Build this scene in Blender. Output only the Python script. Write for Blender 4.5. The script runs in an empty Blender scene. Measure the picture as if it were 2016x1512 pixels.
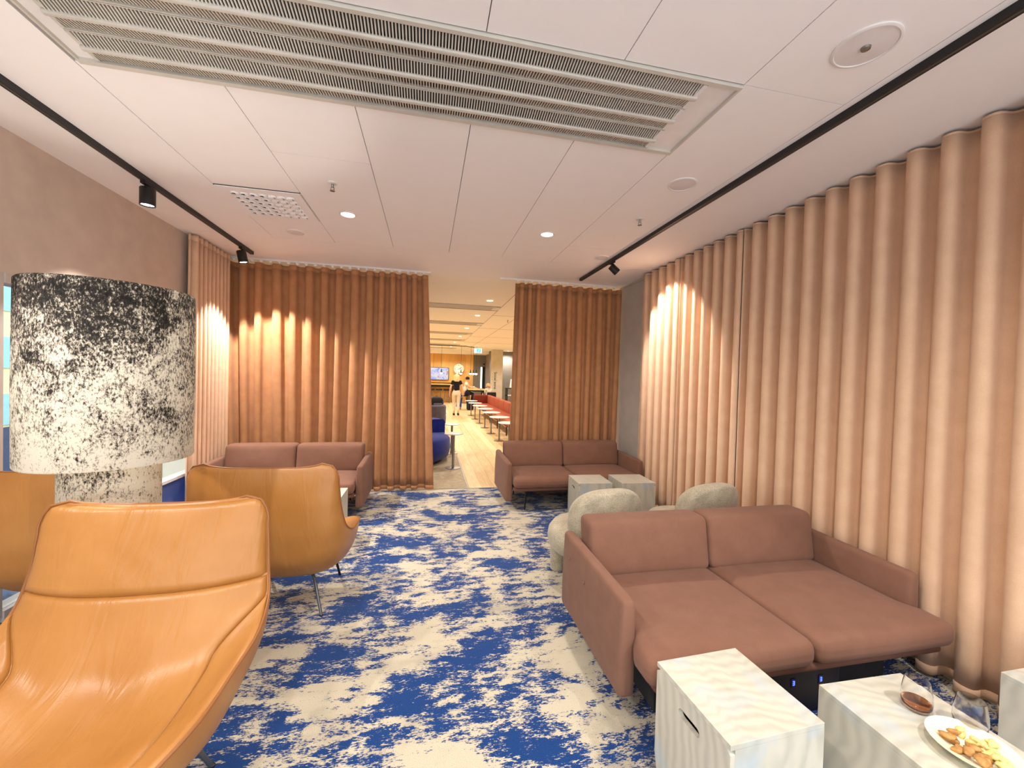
import bpy, bmesh, math, random
import numpy as np
from mathutils import Vector, Matrix

# ------------------------------------------------------------------ camera, world, exposure
SC = bpy.context.scene
COL = SC.collection
F_PX = 790.0
cam_d = bpy.data.cameras.new('camera')
cam = bpy.data.objects.new('camera', cam_d)
COL.objects.link(cam)
cam_d.sensor_fit = 'HORIZONTAL'
cam_d.sensor_width = 36.0
cam_d.lens = F_PX * 36.0 / 2016.0
cam_d.clip_start = 0.02
cam_d.clip_end = 300
RW = ((0.97851, 0.02302, 0.20492), (-0.20438, -0.02353, 0.97861), (0.02735, -0.99946, -0.01832))
cam.matrix_world = Matrix(((RW[0][0], -RW[0][1], -RW[0][2], 0.0),
                           (RW[1][0], -RW[1][1], -RW[1][2], 0.0),
                           (RW[2][0], -RW[2][1], -RW[2][2], 1.6),
                           (0, 0, 0, 1)))
SC.camera = cam

world = bpy.data.worlds.new('world')
SC.world = world
world.use_nodes = True
bg = world.node_tree.nodes['Background']
bg.inputs['Color'].default_value = (0.93, 0.96, 1.0, 1)
bg.inputs['Strength'].default_value = 2.0

SC.view_settings.view_transform = 'Standard'
SC.view_settings.look = 'None'
SC.view_settings.gamma = 1.0
SC.view_settings.use_curve_mapping = False
SC.view_settings.exposure = 0.5
DOWNLIGHT_W = 80.0
SPOT_W = 95.0
FAR_W = 160.0

random.seed(7)
rng = np.random.RandomState(11)
PI = math.pi
H = 3.0            # ceiling height
Y_REAR = -1.2      # the room goes on behind the camera; built up to here


# ------------------------------------------------------------------ materials
def lin(c):
    c = c / 255.0
    return c / 12.92 if c <= 0.04045 else ((c + 0.055) / 1.055) ** 2.4


def rgb(r, g, b):
    return (lin(r), lin(g), lin(b), 1.0)


def new_mat(name):
    m = bpy.data.materials.new(name)
    m.use_nodes = True
    nt = m.node_tree
    return m, nt, nt.nodes['Principled BSDF']


def N(nt, typ, **kw):
    n = nt.nodes.new(typ)
    for k, v in kw.items():
        if k in n.inputs:
            n.inputs[k].default_value = v
        else:
            setattr(n, k, v)
    return n


def coords(nt, scale=(1, 1, 1), rot=(0, 0, 0), kind='Object'):
    tc = N(nt, 'ShaderNodeTexCoord')
    mp = N(nt, 'ShaderNodeMapping')
    mp.inputs['Scale'].default_value = scale
    mp.inputs['Rotation'].default_value = rot
    nt.links.new(tc.outputs[kind], mp.inputs['Vector'])
    return mp.outputs['Vector']


def noise(nt, vec, scale, detail=4, rough=0.55, dist=0.0):
    n = N(nt, 'ShaderNodeTexNoise')
    n.inputs['Scale'].default_value = scale
    n.inputs['Detail'].default_value = detail
    n.inputs['Roughness'].default_value = rough
    n.inputs['Distortion'].default_value = dist
    nt.links.new(vec, n.inputs['Vector'])
    return n.outputs['Fac']


def ramp(nt, fac, stops, interp='LINEAR'):
    r = N(nt, 'ShaderNodeValToRGB')
    r.color_ramp.interpolation = interp
    el = r.color_ramp.elements
    while len(el) < len(stops):
        el.new(0.5)
    for e, (p, c) in zip(el, stops):
        e.position = p
        e.color = c
    nt.links.new(fac, r.inputs['Fac'])
    return r.outputs['Color']


def math_n(nt, op, a, b=None):
    n = N(nt, 'ShaderNodeMath', operation=op)
    for i, v in enumerate((a, b)):
        if v is None:
            continue
        if isinstance(v, (int, float)):
            n.inputs[i].default_value = v
        else:
            nt.links.new(v, n.inputs[i])
    return n.outputs[0]


def mixc(nt, fac, a, b):
    n = N(nt, 'ShaderNodeMix', data_type='RGBA')
    for s, v in zip((n.inputs[0], n.inputs[6], n.inputs[7]), (fac, a, b)):
        if isinstance(v, (int, float)):
            s.default_value = v
        elif isinstance(v, tuple):
            s.default_value = v
        else:
            nt.links.new(v, s)
    return n.outputs[2]


def bump(nt, bsdf, height, strength=0.3, dist=0.01):
    b = N(nt, 'ShaderNodeBump')
    b.inputs['Strength'].default_value = strength
    b.inputs['Distance'].default_value = dist
    nt.links.new(height, b.inputs['Height'])
    nt.links.new(b.outputs['Normal'], bsdf.inputs['Normal'])


def plain(name, col, rough=0.5, metal=0.0, spec=0.5, emit=None, estr=0.0, vary=1.0):
    m, nt, b = new_mat(name)
    b.inputs['Base Color'].default_value = col
    b.inputs['Roughness'].default_value = rough
    b.inputs['Metallic'].default_value = metal
    b.inputs['Specular IOR Level'].default_value = spec
    # faint procedural tone variation
    if emit is None and metal < 0.5:
        v = coords(nt)
        f = noise(nt, v, 6.0, 3)
        dark = tuple(c * (1 - 0.07 * vary) for c in col[:3]) + (1,)
        lite = tuple(min(1, c * (1 + 0.05 * vary)) for c in col[:3]) + (1,)
        nt.links.new(ramp(nt, f, [(0.3, dark), (0.7, lite)]), b.inputs['Base Color'])
    if emit is not None:
        b.inputs['Emission Color'].default_value = emit
        b.inputs['Emission Strength'].default_value = estr
    return m


def fabric(name, col, col2, weave=420, rough=0.9, bstr=0.25, sheen=0.2, aniso=(1, 1, 1)):
    m, nt, b = new_mat(name)
    v = coords(nt, aniso)
    f1 = noise(nt, v, weave, 2, 0.7)
    f2 = noise(nt, v, 9, 4, 0.6)
    f = math_n(nt, 'ADD', math_n(nt, 'MULTIPLY', f1, 0.55), math_n(nt, 'MULTIPLY', f2, 0.45))
    nt.links.new(ramp(nt, f, [(0.32, col2), (0.68, col)]), b.inputs['Base Color'])
    b.inputs['Roughness'].default_value = rough
    b.inputs['Specular IOR Level'].default_value = 0.2
    b.inputs['Sheen Weight'].default_value = sheen
    b.inputs['Sheen Roughness'].default_value = 0.5
    bump(nt, b, f1, bstr, 0.002)
    return m


M = {}
M['ceiling'] = plain('ceiling_white', rgb(248, 244, 241), 0.75, spec=0.2, vary=0.15)
M['ceiling_far'] = plain('ceiling_far_white', rgb(250, 246, 238), 0.75, spec=0.2, vary=0.15)
M['ceiling_joint'] = plain('ceiling_joint', rgb(120, 112, 106), 0.9)
M['wall_left'] = plain('wall_beige_paint', rgb(206, 189, 174), 0.85, spec=0.2)
M['wall_right'] = plain('wall_grey_paint', rgb(186, 180, 172), 0.85, spec=0.2)
M['grille'] = plain('grille_enamel', rgb(205, 200, 188), 0.45)
M['grille_dark'] = plain('grille_shadow_sheet', rgb(74, 70, 62), 0.8)
M['black_metal'] = plain('black_powder_coat', rgb(14, 13, 15), 0.42)
M['white_plastic'] = plain('white_plastic', rgb(232, 228, 224), 0.4)
M['steel'] = plain('brushed_steel', rgb(150, 148, 145), 0.35, metal=0.9)
M['chrome_grey'] = plain('grey_tube', rgb(96, 100, 104), 0.35, metal=0.6)
M['speaker'] = plain('speaker_mesh', rgb(226, 219, 215), 0.8)
M['led_warm'] = plain('led_warm', rgb(255, 240, 205), 0.5, emit=(1.0, 0.86, 0.62, 1), estr=9.0)
M['led_cool'] = plain('led_cool', rgb(255, 255, 250), 0.5, emit=(1.0, 0.97, 0.92, 1), estr=10.0)
M['sofa'] = fabric('sofa_wool', rgb(133, 96, 79), rgb(119, 83, 66), 420, bstr=0.25, sheen=0.08)
M['sofa_piping'] = plain('sofa_piping', rgb(112, 80, 68), 0.9, spec=0.1)
M['cur_back'] = fabric('curtain_rust', rgb(188, 136, 94), rgb(160, 110, 72), 320, bstr=0.15, sheen=0.1, aniso=(1, 1, 1))
M['cur_side'] = fabric('curtain_blush', rgb(226, 190, 158), rgb(208, 169, 137), 320, bstr=0.15, sheen=0.15)
M['boucle'] = fabric('boucle_oatmeal', rgb(206, 196, 172), rgb(140, 130, 108), 130, bstr=0.9, sheen=0.3)
M['blue_fab'] = fabric('blue_wool', rgb(28, 48, 150), rgb(14, 26, 104), 300, bstr=0.2)
M['red_leather'] = fabric('brick_red_leather', rgb(176, 92, 66), rgb(150, 74, 52), 20, rough=0.5, bstr=0.05, sheen=0.0)
M['dark_red'] = fabric('dark_red_leather', rgb(128, 52, 36), rgb(110, 42, 30), 20, rough=0.5, bstr=0.05, sheen=0.0)
M['grey_fab'] = fabric('charcoal_wool', rgb(88, 82, 92), rgb(58, 54, 62), 200)
M['denim'] = fabric('dark_denim', rgb(34, 40, 66), rgb(20, 24, 44), 200)
M['black_fab'] = fabric('black_cotton', rgb(30, 28, 32), rgb(14, 13, 16), 200)
M['beige_fab'] = fabric('beige_cotton', rgb(226, 212, 186), rgb(206, 190, 162), 200)
M['white_fab'] = fabric('white_cotton', rgb(242, 236, 224), rgb(226, 218, 204), 200)
M['blue_jacket'] = fabric('blue_jacket_cloth', rgb(48, 92, 182), rgb(30, 62, 140), 120)
M['skin'] = plain('skin', rgb(222, 170, 138), 0.55)
M['blond'] = fabric('blond_hair', rgb(238, 220, 168), rgb(206, 180, 120), 90, rough=0.6, aniso=(1, 1, 0.2))
M['dark_hair'] = fabric('dark_hair', rgb(56, 40, 32), rgb(24, 17, 14), 90, rough=0.6, aniso=(1, 1, 0.2))
M['fair_hair'] = fabric('fair_hair', rgb(226, 196, 150), rgb(190, 156, 108), 90, rough=0.6, aniso=(1, 1, 0.2))
M['white_lam'] = plain('white_laminate', rgb(240, 236, 228), 0.3)
M['wall_far_grey'] = plain('far_grey_paint', rgb(128, 124, 118), 0.8)
M['wall_far_cream'] = plain('far_cream_paint', rgb(222, 212, 192), 0.8)
M['cream_plaster'] = plain('column_plaster', rgb(214, 204, 184), 0.8)
M['ink'] = plain('black_ink', rgb(24, 22, 22), 0.6)
M['clock_face'] = plain('clock_face', rgb(246, 240, 218), 0.5)
M['exit_green'] = plain('exit_green', rgb(20, 190, 160), 0.5, emit=(0.03, 0.80, 0.58, 1), estr=1.2)
M['exit_white'] = plain('exit_white', rgb(240, 255, 250), 0.5, emit=(0.75, 1.0, 0.92, 1), estr=1.2)
M['globe'] = plain('pendant_globe', rgb(255, 248, 230), 0.4, emit=(1.0, 0.9, 0.7, 1), estr=3.0)
M['usb_blue'] = plain('usb_blue_glow', rgb(20, 40, 255), 0.5, emit=(0.03, 0.05, 1.0, 1), estr=6.0)
M['black_plastic'] = plain('black_plastic', rgb(16, 15, 18), 0.5)
M['ceramic'] = plain('cream_ceramic', rgb(244, 236, 206), 0.25)
M['nut'] = fabric('roasted_nut', rgb(206, 160, 100), rgb(160, 112, 60), 60, rough=0.6, bstr=0.4, sheen=0)
M['pale_nut'] = fabric('pale_nut', rgb(246, 226, 158), rgb(226, 200, 124), 60, rough=0.6, bstr=0.4, sheen=0)
M['win_frame'] = plain('window_frame_enamel', rgb(190, 180, 172), 0.5)
M['grey_carpet'] = fabric('far_taupe_carpet', rgb(206, 192, 166), rgb(150, 138, 118), 14, bstr=0.3, sheen=0.0, aniso=(1, 3, 1))
M['cup'] = plain('paper_cup', rgb(245, 240, 230), 0.5)
M['ext_wall'] = plain('facade_pale_yellow', rgb(236, 226, 176), 0.9)
M['ext_glass'] = plain('facade_glass', rgb(150, 205, 215), 0.2)
M['ext_ground'] = plain('street_grey_blue', rgb(70, 84, 112), 0.9)
M['blue_film'], _nt, _b = new_mat('blue_window_film')
_b.inputs['Base Color'].default_value = rgb(126, 146, 196)
_tr = N(_nt, 'ShaderNodeBsdfTranslucent')
_tr.inputs['Color'].default_value = rgb(116, 138, 196)
_mx = N(_nt, 'ShaderNodeMixShader')
_mx.inputs[0].default_value = 0.5
_nt.links.new(_b.outputs[0], _mx.inputs[1])
_nt.links.new(_tr.outputs[0], _mx.inputs[2])
_nt.links.new(_mx.outputs[0], _nt.nodes['Material Output'].inputs['Surface'])
M['green_dark'] = plain('dark_green_planting', rgb(34, 58, 44), 0.9)


def mat_glass(name, tint=(1, 1, 1, 1), rough=0.0, ior=1.45):
    m, nt, b = new_mat(name)
    b.inputs['Base Color'].default_value = tint
    b.inputs['Roughness'].default_value = rough
    b.inputs['IOR'].default_value = ior
    b.inputs['Transmission Weight'].default_value = 1.0
    return m


M['glass'] = mat_glass('clear_glass')
M['glass_frosty'] = mat_glass('smeared_glass', (0.98, 0.98, 0.98, 1), 0.05)
M['drink'] = mat_glass('amber_drink', (0.50, 0.17, 0.05, 1), 0.0, 1.34)


def mat_pane():
    m, nt, b = new_mat('window_pane')
    out = nt.nodes['Material Output']
    tr = N(nt, 'ShaderNodeBsdfTransparent')
    tr.inputs['Color'].default_value = (0.93, 0.97, 0.97, 1)
    gl = N(nt, 'ShaderNodeBsdfGlossy')
    gl.inputs['Roughness'].default_value = 0.02
    mx = N(nt, 'ShaderNodeMixShader')
    mx.inputs[0].default_value = 0.06
    nt.links.new(tr.outputs[0], mx.inputs[1])
    nt.links.new(gl.outputs[0], mx.inputs[2])
    nt.links.new(mx.outputs[0], out.inputs['Surface'])
    return m


M['pane'] = mat_pane()


def mat_carpet():
    m, nt, b = new_mat('carpet_blue_cream')
    v = coords(nt, (1.0, 1.5, 1.0), (0, 0, 0.05))
    big = noise(nt, v, 2.3, 6, 0.58, 0.25)
    v2 = coords(nt, (1.0, 2.6, 1.0), (0, 0, 0.03))
    mid = noise(nt, v2, 8.5, 5, 0.66, 0.15)
    v3 = coords(nt, (1.0, 3.0, 1.0))
    fine = noise(nt, v3, 48, 3, 0.75)
    s = math_n(nt, 'ADD', math_n(nt, 'MULTIPLY', big, 0.95), math_n(nt, 'MULTIPLY', mid, 0.72))
    s = math_n(nt, 'ADD', s, math_n(nt, 'MULTIPLY', fine, 0.56))
    s = math_n(nt, 'SUBTRACT', s, 0.600)
    pile = noise(nt, coords(nt, (1, 1.6, 1)), 210, 2, 0.8)
    blue = ramp(nt, pile, [(0.25, rgb(4, 34, 84)), (0.75, rgb(14, 72, 142))])
    tone = noise(nt, coords(nt, (1, 1.3, 1)), 1.6, 5, 0.65)
    creamA = ramp(nt, pile, [(0.25, rgb(172, 163, 141)), (0.75, rgb(216, 207, 184))])
    taupe = ramp(nt, pile, [(0.25, rgb(138, 130, 114)), (0.75, rgb(186, 178, 160))])
    cream = mixc(nt, ramp(nt, tone, [(0.52, (0, 0, 0, 1)), (0.66, (1, 1, 1, 1))]), creamA, taupe)
    mask = ramp(nt, s, [(0.490, (0, 0, 0, 1)), (0.535, (1, 1, 1, 1))])
    nt.links.new(mixc(nt, mask, cream, blue), b.inputs['Base Color'])
    b.inputs['Roughness'].default_value = 0.95
    b.inputs['Specular IOR Level'].default_value = 0.1
    b.inputs['Sheen Weight'].default_value = 0.15
    bump(nt, b, pile, 0.5, 0.004)
    return m


M['carpet'] = mat_carpet()


def mat_leather(name, c1, c2):
    m, nt, b = new_mat(name)
    v = coords(nt)
    f = noise(nt, v, 3.0, 4, 0.55)
    nt.links.new(ramp(nt, f, [(0.25, c2), (0.75, c1)]), b.inputs['Base Color'])
    b.inputs['Roughness'].default_value = 0.36
    b.inputs['Specular IOR Level'].default_value = 0.45
    grain = noise(nt, v, 260, 3, 0.6)
    wr = noise(nt, coords(nt, (5.0, 1.2, 1.4), (0.0, 0.25, 0.2)), 2.2, 3, 0.5, 0.9)
    h = math_n(nt, 'ADD', math_n(nt, 'MULTIPLY', grain, 0.05), math_n(nt, 'MULTIPLY', wr, 1.0))
    bump(nt, b, h, 0.30, 0.03)
    return m


M['leather'] = mat_leather('cognac_leather', rgb(176, 124, 66), rgb(160, 106, 48))
M['leather_edge'] = plain('cognac_piping', rgb(140, 88, 42), 0.5)


def mat_lamp(name, lo, hi, bias):
    # black splatter print on cream cloth, denser towards the top of the shade
    m, nt, b = new_mat(name)
    v = coords(nt, (1, 1, 1))
    big = noise(nt, v, 4.2, 5, 0.62, 0.4)
    mid = noise(nt, coords(nt, (1.3, 1.3, 1.0)), 22, 5, 0.75, 0.3)
    fine = noise(nt, coords(nt, (1.3, 1.3, 0.7)), 90, 3, 0.8, 0.3)
    tc = N(nt, 'ShaderNodeTexCoord')
    sx = N(nt, 'ShaderNodeSeparateXYZ')
    nt.links.new(tc.outputs['Object'], sx.inputs[0])
    mr = N(nt, 'ShaderNodeMapRange')
    mr.inputs['From Min'].default_value = lo
    mr.inputs['From Max'].default_value = hi
    mr.inputs['To Min'].default_value = -0.10
    mr.inputs['To Max'].default_value = 0.11
    nt.links.new(sx.outputs['Z'], mr.inputs['Value'])
    s = math_n(nt, 'ADD', math_n(nt, 'MULTIPLY', big, 0.50), math_n(nt, 'MULTIPLY', mid, 0.45))
    s = math_n(nt, 'ADD', s, math_n(nt, 'MULTIPLY', fine, 0.75))
    s = math_n(nt, 'ADD', s, mr.outputs[0])
    s = math_n(nt, 'SUBTRACT', s, 0.335 + bias)
    nt.links.new(ramp(nt, s, [(0.45, rgb(212, 204, 184)), (0.52, rgb(160, 150, 134)), (0.60, rgb(52, 47, 42)), (0.74, rgb(22, 20, 18))]), b.inputs['Base Color'])
    b.inputs['Roughness'].default_value = 0.85
    b.inputs['Specular IOR Level'].default_value = 0.2
    return m


M['lamp_shade'] = mat_lamp('shade_black_splatter', 1.10, 1.98, 0.0)
M['lamp_base'] = mat_lamp('base_black_splatter', 0.0, 1.1, 0.15)


def mat_ply():
    m, nt, b = new_mat('whitewashed_plywood')
    v = coords(nt, (1.0, 0.42, 0.42), (0.1, 0.05, 0.1))
    w = N(nt, 'ShaderNodeTexWave', wave_type='BANDS', bands_direction='Y')
    w.inputs['Scale'].default_value = 16
    w.inputs['Distortion'].default_value = 14
    w.inputs['Detail'].default_value = 3
    w.inputs['Detail Scale'].default_value = 0.35
    w.inputs['Detail Roughness'].default_value = 0.5
    nt.links.new(v, w.inputs['Vector'])
    f = noise(nt, v, 7, 5, 0.6, 0.8)
    g = math_n(nt, 'ADD', math_n(nt, 'MULTIPLY', w.outputs['Fac'], 0.3), math_n(nt, 'MULTIPLY', f, 0.7))
    c = ramp(nt, g, [(0.2, rgb(176, 174, 160)), (0.5, rgb(194, 191, 176)), (0.85, rgb(208, 203, 187))])
    t = noise(nt, coords(nt, (1, 1, 1)), 5, 3, 0.5)
    c = mixc(nt, ramp(nt, t, [(0.52, (0, 0, 0, 1)), (0.68, (0.7, 0.7, 0.7, 1))]), c, rgb(176, 190, 198))
    nt.links.new(c, b.inputs['Base Color'])
    b.inputs['Roughness'].default_value = 0.55
    b.inputs['Specular IOR Level'].default_value = 0.3
    bump(nt, b, w.outputs['Fac'], 0.12, 0.002)
    return m


M['ply'] = mat_ply()


def mat_wood(name, c1, c2, axis_scale, scale=3.0, rough=0.45):
    m, nt, b = new_mat(name)
    oi = N(nt, 'ShaderNodeObjectInfo')
    v = coords(nt, axis_scale)
    ad = N(nt, 'ShaderNodeVectorMath', operation='ADD')
    nt.links.new(v, ad.inputs[0])
    sc_ = math_n(nt, 'MULTIPLY', oi.outputs['Random'], 40.0)
    nt.links.new(sc_, ad.inputs[1])
    f = noise(nt, ad.outputs[0], scale, 6, 0.6, 0.6)
    f = math_n(nt, 'ADD', math_n(nt, 'MULTIPLY', f, 0.75), math_n(nt, 'MULTIPLY', oi.outputs['Random'], 0.25))
    nt.links.new(ramp(nt, f, [(0.3, c2), (0.7, c1)]), b.inputs['Base Color'])
    b.inputs['Roughness'].default_value = rough
    return m


M['plank'] = mat_wood('oak_plank', rgb(234, 210, 164), rgb(206, 172, 120), (9, 0.9, 1), 3.0, 0.5)
M['timber'] = mat_wood('oak_veneer', rgb(238, 190, 116), rgb(218, 164, 88), (4, 4, 0.5), 1.5, 0.5)
M['table_wood'] = mat_wood('pale_oak_top', rgb(232, 206, 150), rgb(210, 178, 118), (1, 6, 1), 3.0)


def mat_far_floor():
    m, nt, b = new_mat('far_oak_floor')
    tc = N(nt, 'ShaderNodeTexCoord')
    mp = N(nt, 'ShaderNodeMapping')
    mp.inputs['Rotation'].default_value = (0, 0, PI / 2)
    nt.links.new(tc.outputs['Object'], mp.inputs['Vector'])
    br = N(nt, 'ShaderNodeTexBrick')
    br.inputs['Scale'].default_value = 1.0
    br.inputs['Brick Width'].default_value = 2.0
    br.inputs['Row Height'].default_value = 0.18
    br.inputs['Mortar Size'].default_value = 0.003
    br.inputs['Color1'].default_value = rgb(224, 194, 144)
    br.inputs['Color2'].default_value = rgb(202, 166, 112)
    br.inputs['Mortar'].default_value = rgb(150, 116, 72)
    nt.links.new(mp.outputs['Vector'], br.inputs['Vector'])
    nt.links.new(br.outputs['Color'], b.inputs['Base Color'])
    b.inputs['Roughness'].default_value = 0.5
    return m


M['far_floor'] = mat_far_floor()


def mat_screen():
    m, nt, b = new_mat('screen_picture')
    f = noise(nt, coords(nt, (1.2, 1, 1.8)), 2.6, 4, 0.6, 1.0)
    c = ramp(nt, f, [(0.30, (0.10, 0.12, 0.42, 1)), (0.45, (0.45, 0.50, 0.85, 1)), (0.55, (0.72, 0.66, 0.70, 1)), (0.7, (0.45, 0.22, 0.16, 1))])
    b.inputs['Base Color'].default_value = (0.02, 0.02, 0.02, 1)
    nt.links.new(c, b.inputs['Emission Color'])
    b.inputs['Emission Strength'].default_value = 0.8
    b.inputs['Roughness'].default_value = 0.3
    return m


M['screen'] = mat_screen()


# ------------------------------------------------------------------ mesh helpers
class MB:
    def __init__(self):
        self.v = []
        self.f = []

    def add(self, verts, faces):
        o = len(self.v)
        self.v.extend([tuple(map(float, p)) for p in verts])
        self.f.extend([tuple(i + o for i in f) for f in faces])
        return self

    def box(self, x0, x1, y0, y1, z0, z1):
        v = [(x0, y0, z0), (x1, y0, z0), (x1, y1, z0), (x0, y1, z0), (x0, y0, z1), (x1, y0, z1), (x1, y1, z1), (x0, y1, z1)]
        return self.add(v, [(0, 3, 2, 1), (4, 5, 6, 7), (0, 1, 5, 4), (1, 2, 6, 5), (2, 3, 7, 6), (3, 0, 4, 7)])

    def lathe(self, prof, n=32, c=(0, 0, 0), cap=True):
        v = []
        f = []
        k = len(prof)
        for i in range(n):
            a = 2 * PI * i / n
            for r, z in prof:
                v.append((c[0] + r * math.cos(a), c[1] + r * math.sin(a), c[2] + z))
        for i in range(n):
            j = (i + 1) % n
            for q in range(k - 1):
                f.append((i * k + q, j * k + q, j * k + q + 1, i * k + q + 1))
        if cap:
            if prof[0][0] > 1e-6:
                f.append(tuple(i * k for i in range(n))[::-1])
            if prof[-1][0] > 1e-6:
                f.append(tuple(i * k + k - 1 for i in range(n)))
        return self.add(v, f)

    def tube(self, pts, r, n=10, closed=False, cap=True):
        pts = [Vector(p) for p in pts]
        m = len(pts)
        rr = r if isinstance(r, (list, tuple)) else [r] * m
        v = []
        f = []
        up = None
        for i, p in enumerate(pts):
            if closed:
                t = pts[(i + 1) % m] - pts[i - 1]
            else:
                t = pts[min(i + 1, m - 1)] - pts[max(i - 1, 0)]
            t.normalize()
            if up is None:
                up = Vector((0, 0, 1)) if abs(t.z) < 0.9 else Vector((1, 0, 0))
            s = t.cross(up)
            s.normalize()
            up = s.cross(t)
            up.normalize()
            for q in range(n):
                a = 2 * PI * q / n
                v.append(p + (s * math.cos(a) + up * math.sin(a)) * rr[i])
        seg = m if closed else m - 1
        for i in range(seg):
            j = (i + 1) % m
            for q in range(n):
                w = (q + 1) % n
                f.append((i * n + q, i * n + w, j * n + w, j * n + q))
        if cap and not closed:
            f.append(tuple(range(n))[::-1])
            f.append(tuple((m - 1) * n + q for q in range(n)))
        return self.add(v, f)

    def grid(self, P):
        """P: array (a, b, 3) -> quads"""
        a, b = P.shape[:2]
        v = P.reshape(-1, 3)
        f = [(i * b + j, (i + 1) * b + j, (i + 1) * b + j + 1, i * b + j + 1) for i in range(a - 1) for j in range(b - 1)]
        return self.add(v, f)

    def prism(self, poly, z0, z1):
        n = len(poly)
        v = [(x, y, z0) for x, y in poly] + [(x, y, z1) for x, y in poly]
        f = [tuple(range(n))[::-1], tuple(range(n, 2 * n))] + [(i, (i + 1) % n, n + (i + 1) % n, n + i) for i in range(n)]
        return self.add(v, f)

    def soft(self, c, s, r, n=5, puff=(0, 0, 0), fn=None):
        """rounded box at centre c, full size s, edge radius r, puffed faces; fn maps local point"""
        hx = [k / 2.0 for k in s]
        r = min(r, min(hx) * 0.999)
        ax = []
        for h in hx:
            rr = min(r, h * 0.999)
            e = [h - rr * q for q in (0.0, 0.12, 0.4, 1.0)]
            inner = list(np.linspace(-(h - rr), h - rr, n + 2))[1:-1]
            ax.append(sorted([-q for q in e] + inner + e))
        idx = {}
        verts = []
        faces = []

        def vid(p):
            k = (round(p[0], 6), round(p[1], 6), round(p[2], 6))
            if k not in idx:
                q = [max(-(h - min(r, h * 0.999)), min(h - min(r, h * 0.999), t)) for t, h in zip(p, hx)]
                d = Vector([a - b for a, b in zip(p, q)])
                if d.length > 1e-9:
                    d = d.normalized() * r
                o = [q[i] + d[i] for i in range(3)]
                w = [1 - min(1, abs(o[i]) / hx[i]) ** 2 for i in range(3)]
                for i in range(3):
                    if puff[i]:
                        a, b2 = [j for j in range(3) if j != i]
                        o[i] += math.copysign(puff[i], o[i]) * w[a] * w[b2] * min(1, abs(o[i]) / hx[i])
                if fn:
                    o = fn(*o)
                idx[k] = len(verts)
                verts.append((o[0] + c[0], o[1] + c[1], o[2] + c[2]))
            return idx[k]
        for d in range(3):
            a, b = [j for j in range(3) if j != d]
            for sgn in (-1, 1):
                for i in range(len(ax[a]) - 1):
                    for j in range(len(ax[b]) - 1):
                        q = []
                        for (ii, jj) in ((i, j), (i + 1, j), (i + 1, j + 1), (i, j + 1)):
                            p = [0, 0, 0]
                            p[d] = sgn * hx[d]
                            p[a] = ax[a][ii]
                            p[b] = ax[b][jj]
                            q.append(vid(p))
                        flip = (sgn > 0) == (d == 1)
                        if len(set(q)) == 4:
                            faces.append(tuple(q[::-1]) if flip else tuple(q))
        return self.add(verts, faces)

    def mesh(self, name):
        me = bpy.data.meshes.new(name)
        me.from_pydata(self.v, [], self.f)
        me.update()
        return me

    def build(self, name, mat, parent=None, smooth=True, angle=40, solid=0.0):
        return link(name, self.mesh(name), mat, parent, smooth, angle, solid)


def link(name, me, mat, parent=None, smooth=True, angle=40, solid=0.0):
    o = bpy.data.objects.new(name, me)
    COL.objects.link(o)
    if mat is not None:
        me.materials.clear()
        me.materials.append(M[mat])
    if parent is not None:
        o.parent = parent
    bm = bmesh.new()
    bm.from_mesh(me)
    bmesh.ops.recalc_face_normals(bm, faces=bm.faces)
    bm.to_mesh(me)
    bm.free()
    if smooth:
        me.shade_smooth()
        me.set_sharp_from_angle(angle=math.radians(angle))
    if solid:
        md = o.modifiers.new('thickness', 'SOLIDIFY')
        md.thickness = solid
        md.offset = 0.0
    return o


def thing(name, label, cat, loc=(0, 0, 0), rotz=0.0, group=None):
    o = bpy.data.objects.new(name, None)
    COL.objects.link(o)
    o.empty_display_size = 0.1
    o.location = loc
    o.rotation_euler = (0, 0, rotz)
    return tag(o, label, cat, group)


def tag(o, label, cat, group=None):
    o['label'] = label
    o['category'] = cat
    if group:
        o['group'] = group
    return o


def struct(o):
    o['kind'] = 'structure'
    return o


def stuff(o):
    o['kind'] = 'stuff'
    return o


def empty_struct(name, loc=(0, 0, 0)):
    o = bpy.data.objects.new(name, None)
    COL.objects.link(o)
    o.location = loc
    return struct(o)


def copy_tree(o, parent=None):
    c = o.copy()
    COL.objects.link(c)
    c.parent = parent
    for ch in list(o.children):
        copy_tree(ch, c)
    return c


def box_obj(name, mat, parent, *b):
    return MB().box(*b).build(name, mat, parent, smooth=False)


def smooth_curve(knots, vals, t):
    """monotone-ish cubic (Catmull) interpolation of rows vals at knots for t array"""
    knots = np.array(knots, float)
    vals = np.array(vals, float)
    out = np.zeros((len(t), vals.shape[1]))
    m = np.gradient(vals, knots, axis=0)
    for i, x in enumerate(t):
        k = min(max(np.searchsorted(knots, x, side='right') - 1, 0), len(knots) - 2)
        hh = knots[k + 1] - knots[k]
        s = (x - knots[k]) / hh
        h00 = 2 * s ** 3 - 3 * s ** 2 + 1
        h10 = s ** 3 - 2 * s ** 2 + s
        h01 = -2 * s ** 3 + 3 * s ** 2
        h11 = s ** 3 - s ** 2
        out[i] = h00 * vals[k] + h10 * hh * m[k] + h01 * vals[k + 1] + h11 * hh * m[k + 1]
    return out


# ------------------------------------------------------------------ the room shell
floor = box_obj('floor', 'carpet', None, -2.75, 2.95, Y_REAR, 5.66, -0.05, 0.0)
struct(floor)

XC = [-1.63, -1.02, -0.41, 0.20, 0.81, 1.42]
ceiling = empty_struct('ceiling')
box_obj('backing_sheet', 'ceiling_joint', ceiling, -2.75, 2.95, Y_REAR, 5.75, H + 0.014, H + 0.06)
G = 0.0022


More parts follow.
